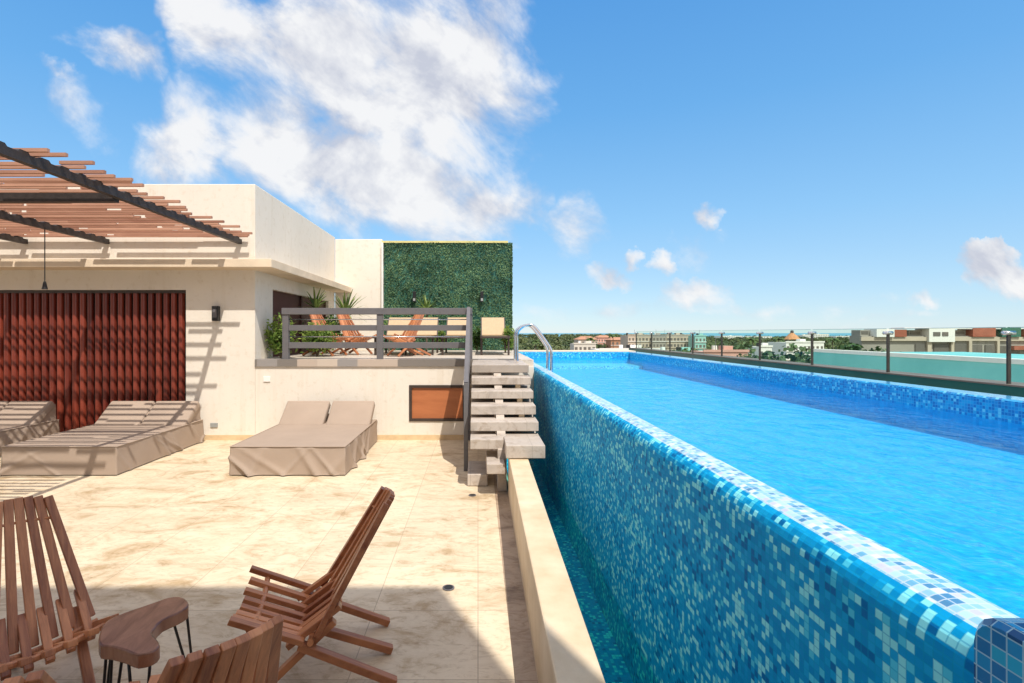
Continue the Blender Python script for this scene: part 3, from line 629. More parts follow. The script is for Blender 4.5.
# ------------------------------------------------------------------ pergola
pg = thing('pergola', 'dark steel pergola roofed with staggered thin reddish wooden slats against the villa', 'pergola', (-6,4,0))
for x in (-3.56,-5.54,-6.76,-8.6,-10.6):
    ly = 1.3; poly = [(1.3,2.93),(7.777,2.93),(7.777,3.0)]
    yy = 7.70
    while yy > 1.5: poly += [(yy,3.0),(yy-.02,3.02),(yy-.09,3.02),(yy-.11,3.0)]; yy -= .20
    poly += [(1.3,3.0)]
    g = MB(); g.prism(poly, x-.03, x+.03); g.v = [(z_,x_,y_) for (x_,y_,z_) in g.v]; locr(g.build('beam', M['dark_metal']), pg)
    if x in (-3.56,-6.76,-10.6):
        g = MB(); g.box(x-.05,x+.05,1.35,1.45,0,2.93); locr(g.build('post', M['dark_metal']), pg)
for y, z0 in ((5.17,2.90),(1.9,2.90)):
    g = MB(); g.box(-13.2,-3.592,y-.035,y+.035,z0,z0+.085); locr(g.build('cross_beam', M['dark_metal']), pg)
g = MB(); rnd = random.Random(8); y = 1.4
while y < 7.72:
    x = -13.3 + rnd.uniform(-.3,.3); end = -3.40 + rnd.uniform(-.22,.20)
    if y < 3.97: end = -3.62 + rnd.uniform(-.1,.06)
    while x < end-.25:
        Ln = rnd.uniform(.9,2.6); e = min(x+Ln, end)
        if end-e < .35: e = end
        dy = rnd.uniform(-.022,.022); s = .014
        g.box(x,e,y+dy-s,y+dy+s,3.021,3.021+.028)
        x = e + rnd.uniform(.0,.16)
    y += rnd.choice((.085,.10,.115,.13))
g.box(-13,WX-.08,7.70,7.73,3.022,3.05)
locr(g.build('slat_roof', M['pergola_wood']), pg)
cl = thing('hanging_lamp_cord', 'thin black cord with a small bulb socket hanging from the pergola beam', 'hanging lamp', (-5.54,6.65,2.16))
g = MB(); g.tube([(-5.54,6.65,2.24),(-5.54,6.65,2.93)], .006, 6); locr(g.build('cord', M['black']), cl)
g = MB(); g.tube([(-5.54,6.65,2.26),(-5.54,6.65,2.235),(-5.54,6.65,2.19),(-5.54,6.65,2.16)], .012, 10, r2=.034); locr(g.build('socket', M['black']), cl)

# small wall fittings
wl = thing('wall_lamp', 'small black box wall light on the cream wall right of the slatted screen', 'wall light', (-3.90,7.76,1.9))
g = MB(); g.box(-3.945,-3.855,7.70,7.779,1.78,2.0); locr(g.build('housing', M['black'], bevel=.004), wl)
g = MB(); g.box(-3.93,-3.87,7.695,7.70,1.83,1.95); locr(g.build('front_plate', M['grey_metal']), wl)
g = MB(); g.box(-4.0,-3.89,7.765,7.779,.19,.255); tag(g.build('power_outlet', M['outlet'], bevel=.003), 'grey power outlet low on the cream wall beside the daybed', 'outlet')
g = MB(); g.box(-3.21,-3.11,7.775,7.789,.87,.95); tag(g.build('blank_plate', M['white'], bevel=.003), 'small white cover plate on the low wall just under the edging tiles', 'cover plate')
for x, lb in ((-1.47,'left small black light on the boxwood hedge wall'),(.09,'right small black light on the boxwood hedge wall, above the rightmost lounger')):
    wl = thing('hedge_lamp', lb, 'wall light', (x,12.0,2.4), group='lights on the hedge wall')
    g = MB(); g.box(x-.035,x+.035,11.98,12.08,2.32,2.56); locr(g.build('housing', M['black'], bevel=.004), wl)
    g = MB(); g.box(x-.025,x+.025,11.97,11.98,2.34,2.40); locr(g.build('lens', M['outlet']), wl)
for (x, y, lb) in ((-.185,3.26,'small dark round drain at the edge of the tower shadow on the stone floor'),(-.055,5.12,'small dark drain in the sunny stone floor in front of the lowest step')):
    d = thing('floor_drain', lb, 'drain', (x,y,0), group='drains in the terrace floor')
    g = MB(); g.tube([(x,y,.001),(x,y,.006)], .038, 18); locr(g.build('rim', M['grey_metal']), d)
    g = MB(); g.tube([(x,y,.0065),(x,y,.008)], .028, 18); locr(g.build('grate', M['black']), d)

# ------------------------------------------------------------------ covered daybeds
def cloth_box(x0,x1,y0,y1,h,seed,flare=.012):
    """fabric cover: a soft box whose skirt hangs in diagonal folds"""
    rn = random.Random(seed); mb = MB(); NXc, NYc, NZc = 64, 84, 20
    folds = [(rn.uniform(0,2*(x1-x0+y1-y0)), rn.uniform(.018,.06), rn.choice((-1,1))*rn.uniform(.5,1.7), rn.uniform(.010,.026)) for _ in range(22)]
    def disp(s, z):
        t = 1 - z/h; d = 0
        for (c0, wd_, sl, am) in folds:
            u = (s - c0 - sl*(z-h*.5)); d += am*math.exp(-(u/wd_)**2)*(.35+t)
        return d - .012 + flare*t + .006*mnoise.noise((s*3, z*5, seed))
    per = []
    for i in range(NXc): per.append((x0+(x1-x0)*i/NXc, y0, 0,-1))
    for i in range(NYc): per.append((x1, y0+(y1-y0)*i/NYc, 1,0))
    for i in range(NXc): per.append((x1-(x1-x0)*i/NXc, y1, 0,1))
    for i in range(NYc): per.append((x0, y1-(y1-y0)*i/NYc, -1,0))
    s = 0; rows = []; cx_, cy_ = (x0+x1)/2, (y0+y1)/2
    K = len(per); arcl = [0]
    for i in range(1, K): arcl.append(arcl[-1]+math.dist(per[i][:2], per[i-1][:2]))
    for j in range(NZc+1):
        z = .012+(h-.012)*j/NZc; row = []
        for i, (x, y, nx, ny) in enumerate(per):
            d = disp(arcl[i], z); 
            if j == NZc: d = -.012
            elif j == NZc-1: d = min(d, .0)
            if i in (0, NXc, NXc+NYc, 2*NXc+NYc): ax = -.7 if x < cx_ else .7; ay = -.7 if y < cy_ else .7; row.append((x+ax*d, y+ay*d, z))
            else: row.append((x+nx*d, y+ny*d, z))
        rows.append(row)
    n0 = len(mb.v)
    for row in rows: mb.v += row
    for j in range(NZc):
        for i in range(K):
            k2 = (i+1) % K; mb.f.append((n0+j*K+i, n0+j*K+k2, n0+(j+1)*K+k2, n0+(j+1)*K+i)); mb.uv.append(None)
    # top grid
    gv = {}; 
    def topv(i, j):
        if (i, j) in gv: return gv[(i, j)]
        if j == 0: idx = n0+NZc*K+i if i < NXc else n0+NZc*K+NXc
        elif i == NXc: idx = n0+NZc*K+NXc+j
        elif j == NYc: idx = n0+NZc*K+NXc+NYc+(NXc-i)
        elif i == 0: idx = n0+NZc*K+2*NXc+NYc+(NYc-j)
        else:
            x = x0+(x1-x0)*i/NXc; y = y0+(y1-y0)*j/NYc
            mb.v.append((x, y, h+.006*mnoise.noise((x*2.2, y*2.2, seed))+.004*math.sin(math.pi*i/NXc))); idx = len(mb.v)-1
        gv[(i, j)] = idx; return idx
    for j in range(NYc):
        for i in range(NXc):
            mb.f.append((topv(i,j), topv(i+1,j), topv(i+1,j+1), topv(i,j+1))); mb.uv.append(None)
    return mb
def wedge(x0,x1,yh,zh,yt,zt,th,seed):
    """raised backrest cushion under the cover"""
    mb = MB(); A = Vector((0,yh,zh)); B = Vector((0,yt,zt)); d = (B-A).normalized(); nrm = Vector((0,-d.z,d.y)); 
    n = 10; L_ = (B-A).length
    M4 = Matrix(((1,0,0,x0),(0,d.y,nrm.y,yh),(0,d.z,nrm.z,zh),(0,0,0,1)))
    mb.box(0,x1-x0,0,L_,-th,0,M4); return mb
def daybed(x0, seed, label, split):
    x1 = x0+1.30; y0, y1 = 5.82, 7.68; h = .325
    root = thing('covered_daybed', label, 'daybed', ((x0+x1)/2, 6.75, 0), group='covered double daybeds along the wall')
    locr(cloth_box(x0,x1,y0,y1,h,seed).build('cover', M['fabric'], smooth=True), root)
    T = MB(); e_ = .006; T.tube([(x0+e_,y0+e_,h),(x1-e_,y0+e_,h),(x1-e_,y1-.05,h)], .0055, 6, caps=False); T.tube([(x0+e_,y1-.05,h),(x0+e_,y0+e_,h)], .0055, 6)
    locr(T.build('seam', M['fabric'], smooth=True), root)
    mid = (x0+x1)/2
    gp = .012 if not split else .02
    for a, b in ((x0+.01, mid-gp),(mid+gp, x1-.02)):
        o = wedge(a,b,7.20,.325,7.57,.62,.11,seed).build('backrest', M['fabric'], bevel=.022); locr(o, root)
        for p in o.data.polygons: p.use_smooth = True
    g = MB(); g.prism([(7.22,.30),(7.56,.585),(7.66,.56),(7.67,.30)], x0+.03, x1-.04); g.v = [(z,x,y) for (x,y,z) in g.v]
    if not split: locr(g.build('backrest_skirt', M['fabric'], bevel=.02), root)
    else: locr(MB().box(x0+.1,x1-.1,7.6,7.65,.2,.42).build('backrest_support', M['fabric'], bevel=.02), root)
    return root
daybed(-2.785, 5, 'taupe covered double daybed standing alone in full sun below the low wall', True)
daybed(-5.345, 9, 'taupe covered daybed striped by pergola shadows in front of the slatted screen', False)
daybed(-7.47, 14, 'taupe covered daybed at the far left behind the slatted shade, only its right side showing', False)

# ------------------------------------------------------------------ folding stick chairs
def stick_chair(label):
    root = thing('stick_chair', label, 'chair', group='wooden stick chairs on the terraces')
    W = .50; n = 8; pos = [-W/2+W*i/(n-1) for i in range(n)]
    def cu(v, a=.055): return a*(2*v/W)**2 - .004
    S = MB()
    for i, v_ in enumerate(pos):
        z = cu(v_); jig = random.Random(i).uniform(-.006,.006)
        S.bar((.70+jig,v_,.335+z),(.40,v_*.98,.205+z*.9), .036,.025)
        if i < n-1:
            v2 = v_+W/(n-1)/2; z2 = cu(v2); S.bar((.47,v2,.185+z2),(.245,v2*.96,.335+z2), .033,.025)
    S.build('seat', M['chair_wood'], root, bevel=.003)
    B = MB()
    for i, v_ in enumerate(pos):
        c = cu(v_, .04); B.bar((.335+c*.3,v_*.95,.215+cu(v_)),(.0+c,v_*.5,.80-c*.25), .036,.024)
        p = Vector((.0+c,v_*.5,.80-c*.25)); 
    B.build('backrest', M['chair_wood'], root, bevel=.003)
    T = MB(); T.tube([(.057+.04*(2*q/W)**2, q*.58, .70) for q in (-.245,-.16,-.08,0,.08,.16,.245)], .007, 8); T.build('rod', M['chair_wood'], root)
    T = MB(); T.tube([(.62,-.25,.335),(.615,-.12,.305),(.615,0,.293),(.615,.12,.305),(.62,.25,.335)], .014, 8); T.build('rod', M['chair_wood'], root)
    T = MB(); T.tube([(.37,-.26,.25),(.37,-.12,.215),(.37,0,.205),(.37,.12,.215),(.37,.26,.25)], .014, 8); T.build('rod', M['chair_wood'], root)
    for v_ in (-.25,0,.25):
        g = MB(); g.bar((.42,v_*.9,.20+cu(v_)*.6),(.0,v_,.018), .042,.034); g.build('rear_leg', M['chair_wood'], root, bevel=.004)
    for v_ in (-.19,.19):
        g = MB(); g.bar((.27,v_,.30),(.60,v_*1.02,.014), .040,.03); g.build('front_leg', M['chair_wood'], root, bevel=.004)
    return root
def place(root, x, y, z, ux, uy): root.location = (x, y, z); root.rotation_euler = (0, 0, math.atan2(uy, ux)); return root
c2 = place(stick_chair('reddish wooden stick chair seen from the side, its back leaning right beside the stone curb'), -.43, 2.60, 0, -.97, -.23)
def chair(x, y, z, ux, uy, lb): return dup(c2, (x, y, z), math.atan2(uy, ux), lb)
chair(-2.235, 2.50, 0, .74, -.67, 'wooden stick chair at the left edge, its fanned back slats seen from the front')
chair(-.63, 1.35, 0, -.72, .69, 'wooden stick chair nearest the camera, only the top ends of its back slats showing')
chair(-1.16, 1.16, 0, -.25, .97, 'wooden stick chair cut off at the bottom left corner, only one slat tip showing')
DZ = 1.196
chair(-2.98, 9.35, DZ, .90, -.35, 'stick chair on the raised terrace nearest the leafy bush, glowing orange in the sun')
chair(-2.62, 9.9, DZ, .88, -.45, 'stick chair on the raised terrace behind another, between the bush and middle post')
chair(-.98, 9.25, DZ, -.80, -.60, 'stick chair on the raised terrace just right of the middle railing post')

# ------------------------------------------------------------------ stump side table
stb = thing('stump_table', 'small live edge wooden slab table on thin black hairpin legs among the chairs', 'side table', (-1.42,2.2,0))
outl = [(-1.54,2.11),(-1.585,2.186),(-1.60,2.247),(-1.57,2.31),(-1.525,2.36),(-1.477,2.415),(-1.455,2.44),(-1.405,2.45),(-1.35,2.415),(-1.316,2.36),(-1.336,2.30),(-1.365,2.254),(-1.36,2.19),(-1.347,2.149),(-1.30,2.107),(-1.264,2.067),(-1.267,2.028),(-1.31,2.005),(-1.378,2.035),(-1.455,2.06),(-1.50,2.067)]
so_ = smoothpts([(x*.94,y*.94,0) for x, y in outl+[outl[0]]], 2)[:-1]
poly = [(p.x,p.y) for p in so_][::-1]
g = MB(); g.prism(poly, .38, .434); locr(g.build('top', M['stump_wood'], bevel=.006, auto=30), stb)
for (x, y, dx, dy) in ((-1.38,2.40,.0,.11),(-1.53,2.16,-.03,-.01),(-1.47,2.12,-.015,-.03),(-1.34,2.06,.02,-.03)):
    x *= .94; y *= .94; g = MB(); tp = Vector((x,y,.38)); ft = Vector((x+dx,y+dy,.006)); s_ = Vector((-dy,dx,0)).normalized()*.034
    g.tube(smoothpts([tp-s_, ft+(tp-ft)*.10-s_*.25, ft, ft+(tp-ft)*.10+s_*.25, tp+s_],4), .0055, 8); locr(g.build('hairpin_leg', M['black'], smooth=True), stb)

# ------------------------------------------------------------------ loungers on the raised terrace
def lounger(label):
    root = thing('sun_lounger', label, 'sun lounger', group='beige sun loungers in front of the hedge wall')
    wd_ = .46
    g = MB(); g.bar((0,.62,.34),(0,-.62,.34), wd_, .02, (1,0,0)); g.build('seat_sling', M['sling'], root)
    g = MB(); g.bar((0,.62,.36),(0,.92,.72), wd_, .022, (1,0,0)); g.build('back_sling', M['sling'], root)
    g = MB()
    for s_ in (-1,1):
        g.bar((s_*.25,-.66,.33),(s_*.25,.66,.33), .035,.045,(1,0,0)); g.bar((s_*.242,.62,.34),(s_*.242,.93,.725), .02,.02,(1,0,0))
    g.bar((-.25,-.64,.33),(.25,-.64,.33), .03,.04,(0,1,0)); g.build('frame', M['brown_frame'], root)
    for (x_, y_) in ((-.245,-.5),(.245,-.5),(-.245,.6),(.245,.6)):
        g = MB(); g.box(x_-.018,x_+.018,y_-.02,y_+.02,0,.33); g.build('leg', M['brown_frame'], root)
    return root
l0 = lounger('beige sling lounger on the far left of the row, behind the orange stick chair'); l0.location = (-1.62,9.95,DZ)
dup(l0, (-1.07,9.95,DZ), 0, 'beige sling lounger second from the left, just right of the orange stick chair')
dup(l0, (-.40,9.95,DZ), 0, 'beige sling lounger partly behind the end post of the railing')
dup(l0, (.31,9.95,DZ), 0, 'beige sling lounger standing clear at the top of the stone steps')

# ------------------------------------------------------------------ plants on the raised terrace
def shrub(name, label, cat, x, y, z, rx, ry, h, n, leaf, mt_, seed, group='plants on the raised terrace'):
    rn = random.Random(seed); root = thing(name, label, cat, (x,y,z), group=group)
    F = MB(); St = MB(); tips = []
    for i in range(9):
        a = rn.uniform(0,6.28); rr = rn.uniform(.2,.85); tp = Vector((math.cos(a)*rx*rr, math.sin(a)*ry*rr, h*rn.uniform(.55,1)))
        St.tube([(0,0,0),(tp.x*.4,tp.y*.4,tp.z*.55),tp], .012, 5, r2=.004); tips.append(tp)
    for i in range(n):
        tp = rn.choice(tips); f = rn.uniform(.25,1.0)**.8
        c = Vector((tp.x*(.4+.6*f)+rn.gauss(0,.28*rx), tp.y*(.4+.6*f)+rn.gauss(0,.28*ry), max(.02, tp.z*f+rn.gauss(0,.07*h))))
        d = Vector((rn.gauss(0,1), rn.gauss(0,1), rn.gauss(.4,.6))).normalized(); sd__ = d.orthogonal().normalized(); sd__ = Matrix.Rotation(rn.uniform(0,6.3),3,d) @ sd__
        s_ = leaf*rn.uniform(.6,1.3); F.quad(c, c+d*s_*.5+sd__*s_*.2, c+d*s_, c+d*s_*.5-sd__*s_*.2)
    St.build('stem', M['bark'], root); F.build('foliage', M[mt_], root); return root
def spiky(name, label, x, y, z, h, rad, n, seed, trunk=0, group='plants on the raised terrace'):
    rn = random.Random(seed); root = thing(name, label, 'plant', (x,y,z), group=group)
    St = MB(); St.tube([(0,0,0),(.01,.01,max(trunk,.06))], .022, 7, r2=.018); St.build('stem', M['bark'], root)
    F = MB()
    for i in range(n):
        a = 6.28*i/n*2.4+rn.uniform(-.3,.3); el = rn.uniform(.15,1.35); Ln = h*rn.uniform(.75,1.1)
        hd = Vector((math.cos(a),math.sin(a),0)); p = Vector((0,0,trunk)); sdv = Vector((-hd.y,hd.x,0)); pr = None
        for k in range(6):
            e = el - k*.16*(1.4-el*.6); stp = Ln/5
            wdt = .019*math.sin(math.pi*min(.97,(k+.9)/6.2))+.002
            cur = (p-sdv*wdt, p+sdv*wdt)
            if pr: F.quad(pr[0],pr[1],cur[1],cur[0])
            pr = cur; p = p+(hd*math.cos(e)+Vector((0,0,1))*math.sin(e))*stp
    F.build('foliage', M['spiky'], root); return root
shrub('leafy_bush','loose light green bush spilling over the wall at the villa corner','bush',-3.13,8.25,DZ,.20,.22,.66,1300,.075,'bush',1)
shrub('leafy_bush','yellow green bush behind the railing just right of its left end post','bush',-2.75,8.9,DZ,.26,.3,.62,1500,.075,'bush',2)
shrub('leafy_bush','green bush behind the railing at the feet of the orange chairs','bush',-2.95,10.1,DZ,.35,.3,.78,1500,.08,'bush_dark',3)
spiky('spiky_plant','tall spiky plant rising above the rail nearest the villa window',-3.1,9.9,DZ,.45,.3,34,4,trunk=.85)
spiky('spiky_plant','wide spiky palm like plant above the rail against the cream back wall',-2.75,10.8,DZ,.62,.4,52,5,trunk=.72)
spiky('spiky_plant','spiky plant with yellow tips above the right hand stick chair, before the hedge wall',-1.12,11.3,DZ,.42,.3,40,6,trunk=.85)
spiky('spiky_plant','small pale spiky plant right of the middle railing post at the hedge wall',-1.95,11.4,DZ,.34,.3,26,7,trunk=.5)
shrub('hedge_foot_bush','leafy bush between the third lounger and the standing clear lounger','bush',-.02,11.1,DZ,.14,.15,.55,600,.08,'bush_dark',8)
shrub('hedge_foot_bush','leafy bush between the second and third lounger below the rail','bush',-.80,11.2,DZ,.16,.15,.5,500,.08,'bush',9)
shrub('hedge_foot_bush','leafy bush right of the last lounger by the pool grab rails','bush',.62,10.6,DZ,.12,.15,.5,600,.08,'bush',10)

# ------------------------------------------------------------------ neighbouring roof pool
nbp = thing('neighbour_roof_pool', 'raised aqua coloured rooftop pool with a white rim on the next roof', 'swimming pool', (20,20,-1))
def XA(y): return 15.2 + (y-14)*.045
ya, yb = 9.0, 24.3
g = MB(); g.prism([(XA(ya),ya),(XA(ya)+7,ya),(XA(yb)+7,yb),(XA(yb),yb)], -1.0, .72); locr(g.build('basin_wall', M['aqua']), nbp)
g = MB(); g.prism([(XA(ya)-.03,ya-.05),(XA(ya)+.3,ya-.05),(XA(yb)+.3,yb+.1),(XA(yb)-.03,yb+.1)], .72, .86); locr(g.build('white_rim', M['white']), nbp)
nbb = thing('neighbour_building', 'pale flat roofed building under the aqua rooftop pool', 'building', (22,18,GZ))
g = MB(); g.box(12.5,40,2,27,GZ,-1.02); locr(g.build('wall', M['render_far']), nbb)
for z in (-10,-7,-4):
    for k in range(8): locr(MB().box(12.46,12.5,4+k*2.8,5.3+k*2.8,z,z+1.4).build('window', M['far_win']), nbb)

# ------------------------------------------------------------------ far town
def far_building(name, label, x0, x1, ytop, Y, depth, mt_, floors, bays, base=None, roof=None, group=None, panels=None, winh=.42):
    a = at(x0, ytop, Y); b = at(x1, ytop, Y); zt = a.z; zb = GZ if base is None else base
    root = thing(name, label, 'building', ((a.x+b.x)/2, Y+depth/2, zb), group=group)
    Wd = b.x-a.x; H = zt-zb
    g = MB(); g.box(-Wd/2,Wd/2,-depth/2,depth/2,0,H); g.build('wall', M[mt_], root)
    fh = H/max(floors,1) if floors else H
    fh = min(fh, 3.3); nfl = int(H/fh)
    rn = random.Random(int(x0*7+Y))
    cell = Wd/bays
    for f_ in range(min(nfl, 4)):
        zc = H - fh*(f_+.62)
        for i in range(bays):
            xx = -Wd/2+cell*(i+.5); ww = cell*rn.uniform(.22,.34)
            MB().box(xx-ww,xx+ww,-depth/2-.04,-depth/2+.1,zc-fh*winh*.5,zc+fh*winh*.5).build('window', M['far_win'], root)
        g = MB(); g.box(-Wd/2-.15,Wd/2+.15,-depth/2-.35,-depth/2-.05,zc-fh*.38,zc-fh*.30); g.build('balcony_ledge', M['white' if f_ % 2 == 0 else 'beige_far'], root)
    if roof == 'tile':
        g = MB(); h = Wd*.16
        p = [(-Wd/2-.5,-depth/2-.5,H),(Wd/2+.5,-depth/2-.5,H),(Wd/2+.5,depth/2+.5,H),(-Wd/2-.5,depth/2+.5,H),(-Wd/4,0,H+h),(Wd/4,0,H+h)]
        g.v = p; g.f = [(0,1,5,4),(1,2,5),(2,3,4,5),(3,0,4),(3,2,1,0)]; g.uv = [None]*5; g.build('roof', M['tile_roof'], root)
    else:
        MB().box(-Wd/2-.2,Wd/2+.2,-depth/2-.2,-depth/2+.1,H,H+.5).build('roof_parapet', M[mt_], root); MB().box(Wd*.1,Wd*.1+2,-1,1.5,H,H+1.2).build('roof_hut', M[mt_], root)
        for q_ in range(rn.randint(1,3)): tx = rn.uniform(-.42,.42)*Wd; MB().tube([(tx,0,H),(tx,0,H+1.0),(tx,0,H+1.25)], .55, 10).build('water_tank', M[rn.choice(('black','white'))], root)
        tx = rn.uniform(-.4,.4)*Wd; MB().tube([(tx,-1,H),(tx,-1,H+3)], .06, 5).build('aerial', M['grey_metal'], root)
    return root
FG = 'buildings of the far town'
far_building('tiled_house','brown clay tiled house at the left end of the far town',556+22,598,339.5,330,14,'beige_far',3,6,roof='tile',group=FG)
far_building('tiled_house','reddish roofed villa left of the long beige block',598,612,337.5,350,12,'pink_far',3,5,roof='tile',group=FG)
far_building('tiled_house','low cream house in front of the long beige block',574,596,344,230,10,'render_far',2,5,group=FG)
far_building('tiled_house','small brown roofed house touching the long beige block',611,628,340,300,12,'tile_roof',3,4,roof='tile',group=FG)
far_building('apartment_block','long beige apartment block left part, pale and sunlit',628,652,335.5,260,14,'beige_far',4,7,group=FG)
far_building('apartment_block','dark grey middle section of the beige block behind the glass posts',652.5,666,335.5,258,14,'grey_far',4,4,group=FG)
far_building('apartment_block','long beige apartment block right part beside the pale teal tower',666.5,690,335.5,260,14,'beige_far',4,7,group=FG)
far_building('teal_tower','narrow pale teal tower right of the beige apartment block',695,706,336,250,8,'teal_far',4,3,group=FG)
far_building('white_shed','low white roof below the beige apartment block',600,660,350,140,12,'white',1,8,group=FG)
far_building('white_shed','low pinkish building with red front behind the glass fence',704,748,352,110,8,'pink_far',2,9,group=FG)
far_building('white_shed','low pale teal roof behind the second glass panel',664,704,353,120,9,'teal_far',1,6,group=FG)
far_building('white_shed','low cream house with flat roof in front of the thatched cone',786,824,342.5,190,12,'white',1,9,group=FG)
far_building('white_shed','small white house among trees left of the cream house',760,772,347,160,8,'white',2,3,group=FG)
for i, (a, b, t, lb) in enumerate([(722,742,336.0,'white beach hotel above the trees, leftmost by the sea'),(745,772,336.6,'low pale beach hotel left of the thatched cone'),(803,812,335,'white beach hotel just right of the thatched cone'),
        (814,829,334.2,'tall white beach hotel with stepped roof by the sea'),(836,866,336.3,'long low white beach hotel left of the big resort')]):
    far_building('beach_hotel', lb, a, b, t, 900+i*30, 30, 'white', 3, 9, group='white hotels along the beach')
# thatched cone
pc = at(792, 338, 380); pa = thing('thatched_palapa', 'large orange thatched cone roof with a dark tip near the sea', 'palapa', (pc.x, pc.y, GZ))
g = MB(); h0 = pc.z-GZ; Rr = 5.5
pts = [(Rr, h0-1),(Rr*.65,h0+1.2),(Rr*.32,h0+3.0),(.6,h0+4.2)]; n0 = 0
for (rr, zz) in pts:
    for k in range(24): t = 6.2832*k/24; g.v.append((rr*math.cos(t), rr*math.sin(t), zz+random.uniform(-.15,.15)))
for i in range(3):
    for k in range(24): g.f.append((i*24+k, i*24+(k+1)%24, (i+1)*24+(k+1)%24, (i+1)*24+k)); g.uv.append(None)
g.build('thatch_roof', M['thatch'], pa)
g = MB(); g.tube([(0,0,h0+4.0),(0,0,h0+5.6)], 1.3, 12, r2=.9); g.build('roof_tip', M['brown_frame'], pa)
for k in range(10): t = 6.2832*k/10; MB().tube([(Rr*.85*math.cos(t),Rr*.85*math.sin(t),0),(Rr*.85*math.cos(t),Rr*.85*math.sin(t),h0-.7)], .3, 6).build('pillar', M['bark'], pa)


# large resort on the right
Yr = 120.0
def ax(px_): return (px_-CX)*Yr/FPX
def az(py_): return EYE-(py_-CY)*Yr/FPX
rs = thing('resort_building', 'long two level resort with cream and rust red panels right of the town', 'building', (ax(960),Yr+6,GZ))
def rb_(name, mt_, a, b, t, bt, yo, d=6, par=None):
    d = min(d, 4); g = MB(); g.box(ax(a),ax(b),Yr+yo,Yr+yo+d,az(bt) if bt else GZ,az(t)); o = locr(g.build(name, M[mt_]), rs); return o
rb_('wall','grey_far',868,1090,336,None,2,4)
rb_('upper_storey','grey_far',870,1090,330,336,3,3)
for (a,b,t,bt,mt_) in ((880,898,328.6,337,'white'),(933,959,328,342,'white'),(1060,1075,329,340,'white')): rb_('pavilion',mt_,a,b,t,bt,1.0,7)
for (a,b,t,bt) in ((899,911,329.5,336.8),(978,1001,327.5,336.8),(1030,1050,328.5,336.8)): rb_('rust_panel','rust_far',a,b,t,bt,1.2,6)
rb_('green_panel','green_far',1007,1026,327,336.8,1.1,6)
rb_('roof_line','white',908,935,327.6,328.3,1,8); rb_('roof_line','white',960,1090,328.2,329,1.3,9)
for (a,b,t,bt) in ((911,919,330.5,336),(921,931,331.5,334.5),(871,878,331,334),(890,896,332.5,335.5),(937,944,332,336),(946,952,332,336),(963,976,331.5,334)): rb_('window','far_win',a,b,t,bt,.9 if 937<=a<=952 else 2.9,.3)
for (a,b,t,bt) in ((941,956,344,352),(922,932,344,352),(962,974,344,354),(979,990,345,354),(993,1003,345,354),(1006,1014,346,354),(1018,1028,346,354)): rb_('opening','far_win',a,b,t,bt,1.8,.4)
for (a,b,t,bt) in ((933,937,342,354),(975,978,341,356),(1003.5,1006,341,356),(957,960,341,354)): rb_('pier','beige_far',a,b,t,bt,1.4,.6)
rb_('terrace_parapet','beige_far',866,1090,337,341,1.5,.5)
rb_('red_awning','rust_far',1017,1040,346,350,.6,1.5)

# ------------------------------------------------------------------ trees
def crown(F, c, rx, ry, rz, n, leaf, rn):
    lobes = [(Vector((rn.gauss(0,.42)*rx, rn.gauss(0,.42)*ry, rn.gauss(0,.32)*rz)), rn.uniform(.35,.6)) for _ in range(8)]
    for i in range(n):
        lc, lr = rn.choice(lobes); d = Vector((rn.gauss(0,1), rn.gauss(0,1), rn.gauss(0,1))).normalized()
        p = c+lc+Vector((d.x*rx, d.y*ry, d.z*rz))*lr*rn.uniform(.7,1.1)
        nr = (d+Vector((rn.gauss(0,.5), rn.gauss(0,.5), rn.gauss(.3,.5)))).normalized(); a = nr.orthogonal().normalized(); b = nr.cross(a); s_ = leaf*rn.uniform(.6,1.3)
        F.quad(p-a*s_, p-b*s_*.8, p+a*s_, p+b*s_*.8)
def tree(x, Y, ztop, r_, label, seed, n=420):
    rn = random.Random(seed); H = ztop-GZ; X = (x-CX)*Y/FPX
    root = thing('broadleaf_tree', label, 'tree', (X, Y, GZ), group='trees standing in the town')
    T = MB(); T.tube([(0,0,0),(rn.uniform(-.3,.3),0,H*.4),(rn.uniform(-.5,.5),.2,H*.75)], .3, 7, r2=.12)
    for k in range(4): a = rn.uniform(0,6.28); T.tube([(0,0,H*.5),(math.cos(a)*r_*.55,math.sin(a)*r_*.55,H*.78)], .12, 5, r2=.04)
    T.build('trunk', M['bark'], root)
    F = MB(); crown(F, Vector((0,0,H-r_*.75)), r_, r_, r_*.8, n, r_*.13, rn); F.build('crown', M['tree_leaf'], root); return root
rn = random.Random(77)
spots = [(700,95,-2.6,3.6),(722,90,-3.3,3.2),(748,88,-1.9,3.4),(762,84,-1.9,3.2),(776,80,-1.3,3.3),(790,86,-1.5,3.5),(803,78,-1.7,3.2),(811,96,-1.6,3.6),(736,118,-1.6,3.8),(682,110,-2.4,3.6),(656,120,-2.8,4),(638,105,-2.6,3.6),(829,106,-1.0,4.6),(846,112,-.8,4.4),(862,108,-.9,4.0),(880,112,-2.6,3.6),(900,110,-2.9,3.6),(918,112,-2.9,3.4)]
words = ['leftmost dark tree behind the far end of the glass fence','tree left of the pinkish low building','rounded tree by the right end of the pinkish low building']
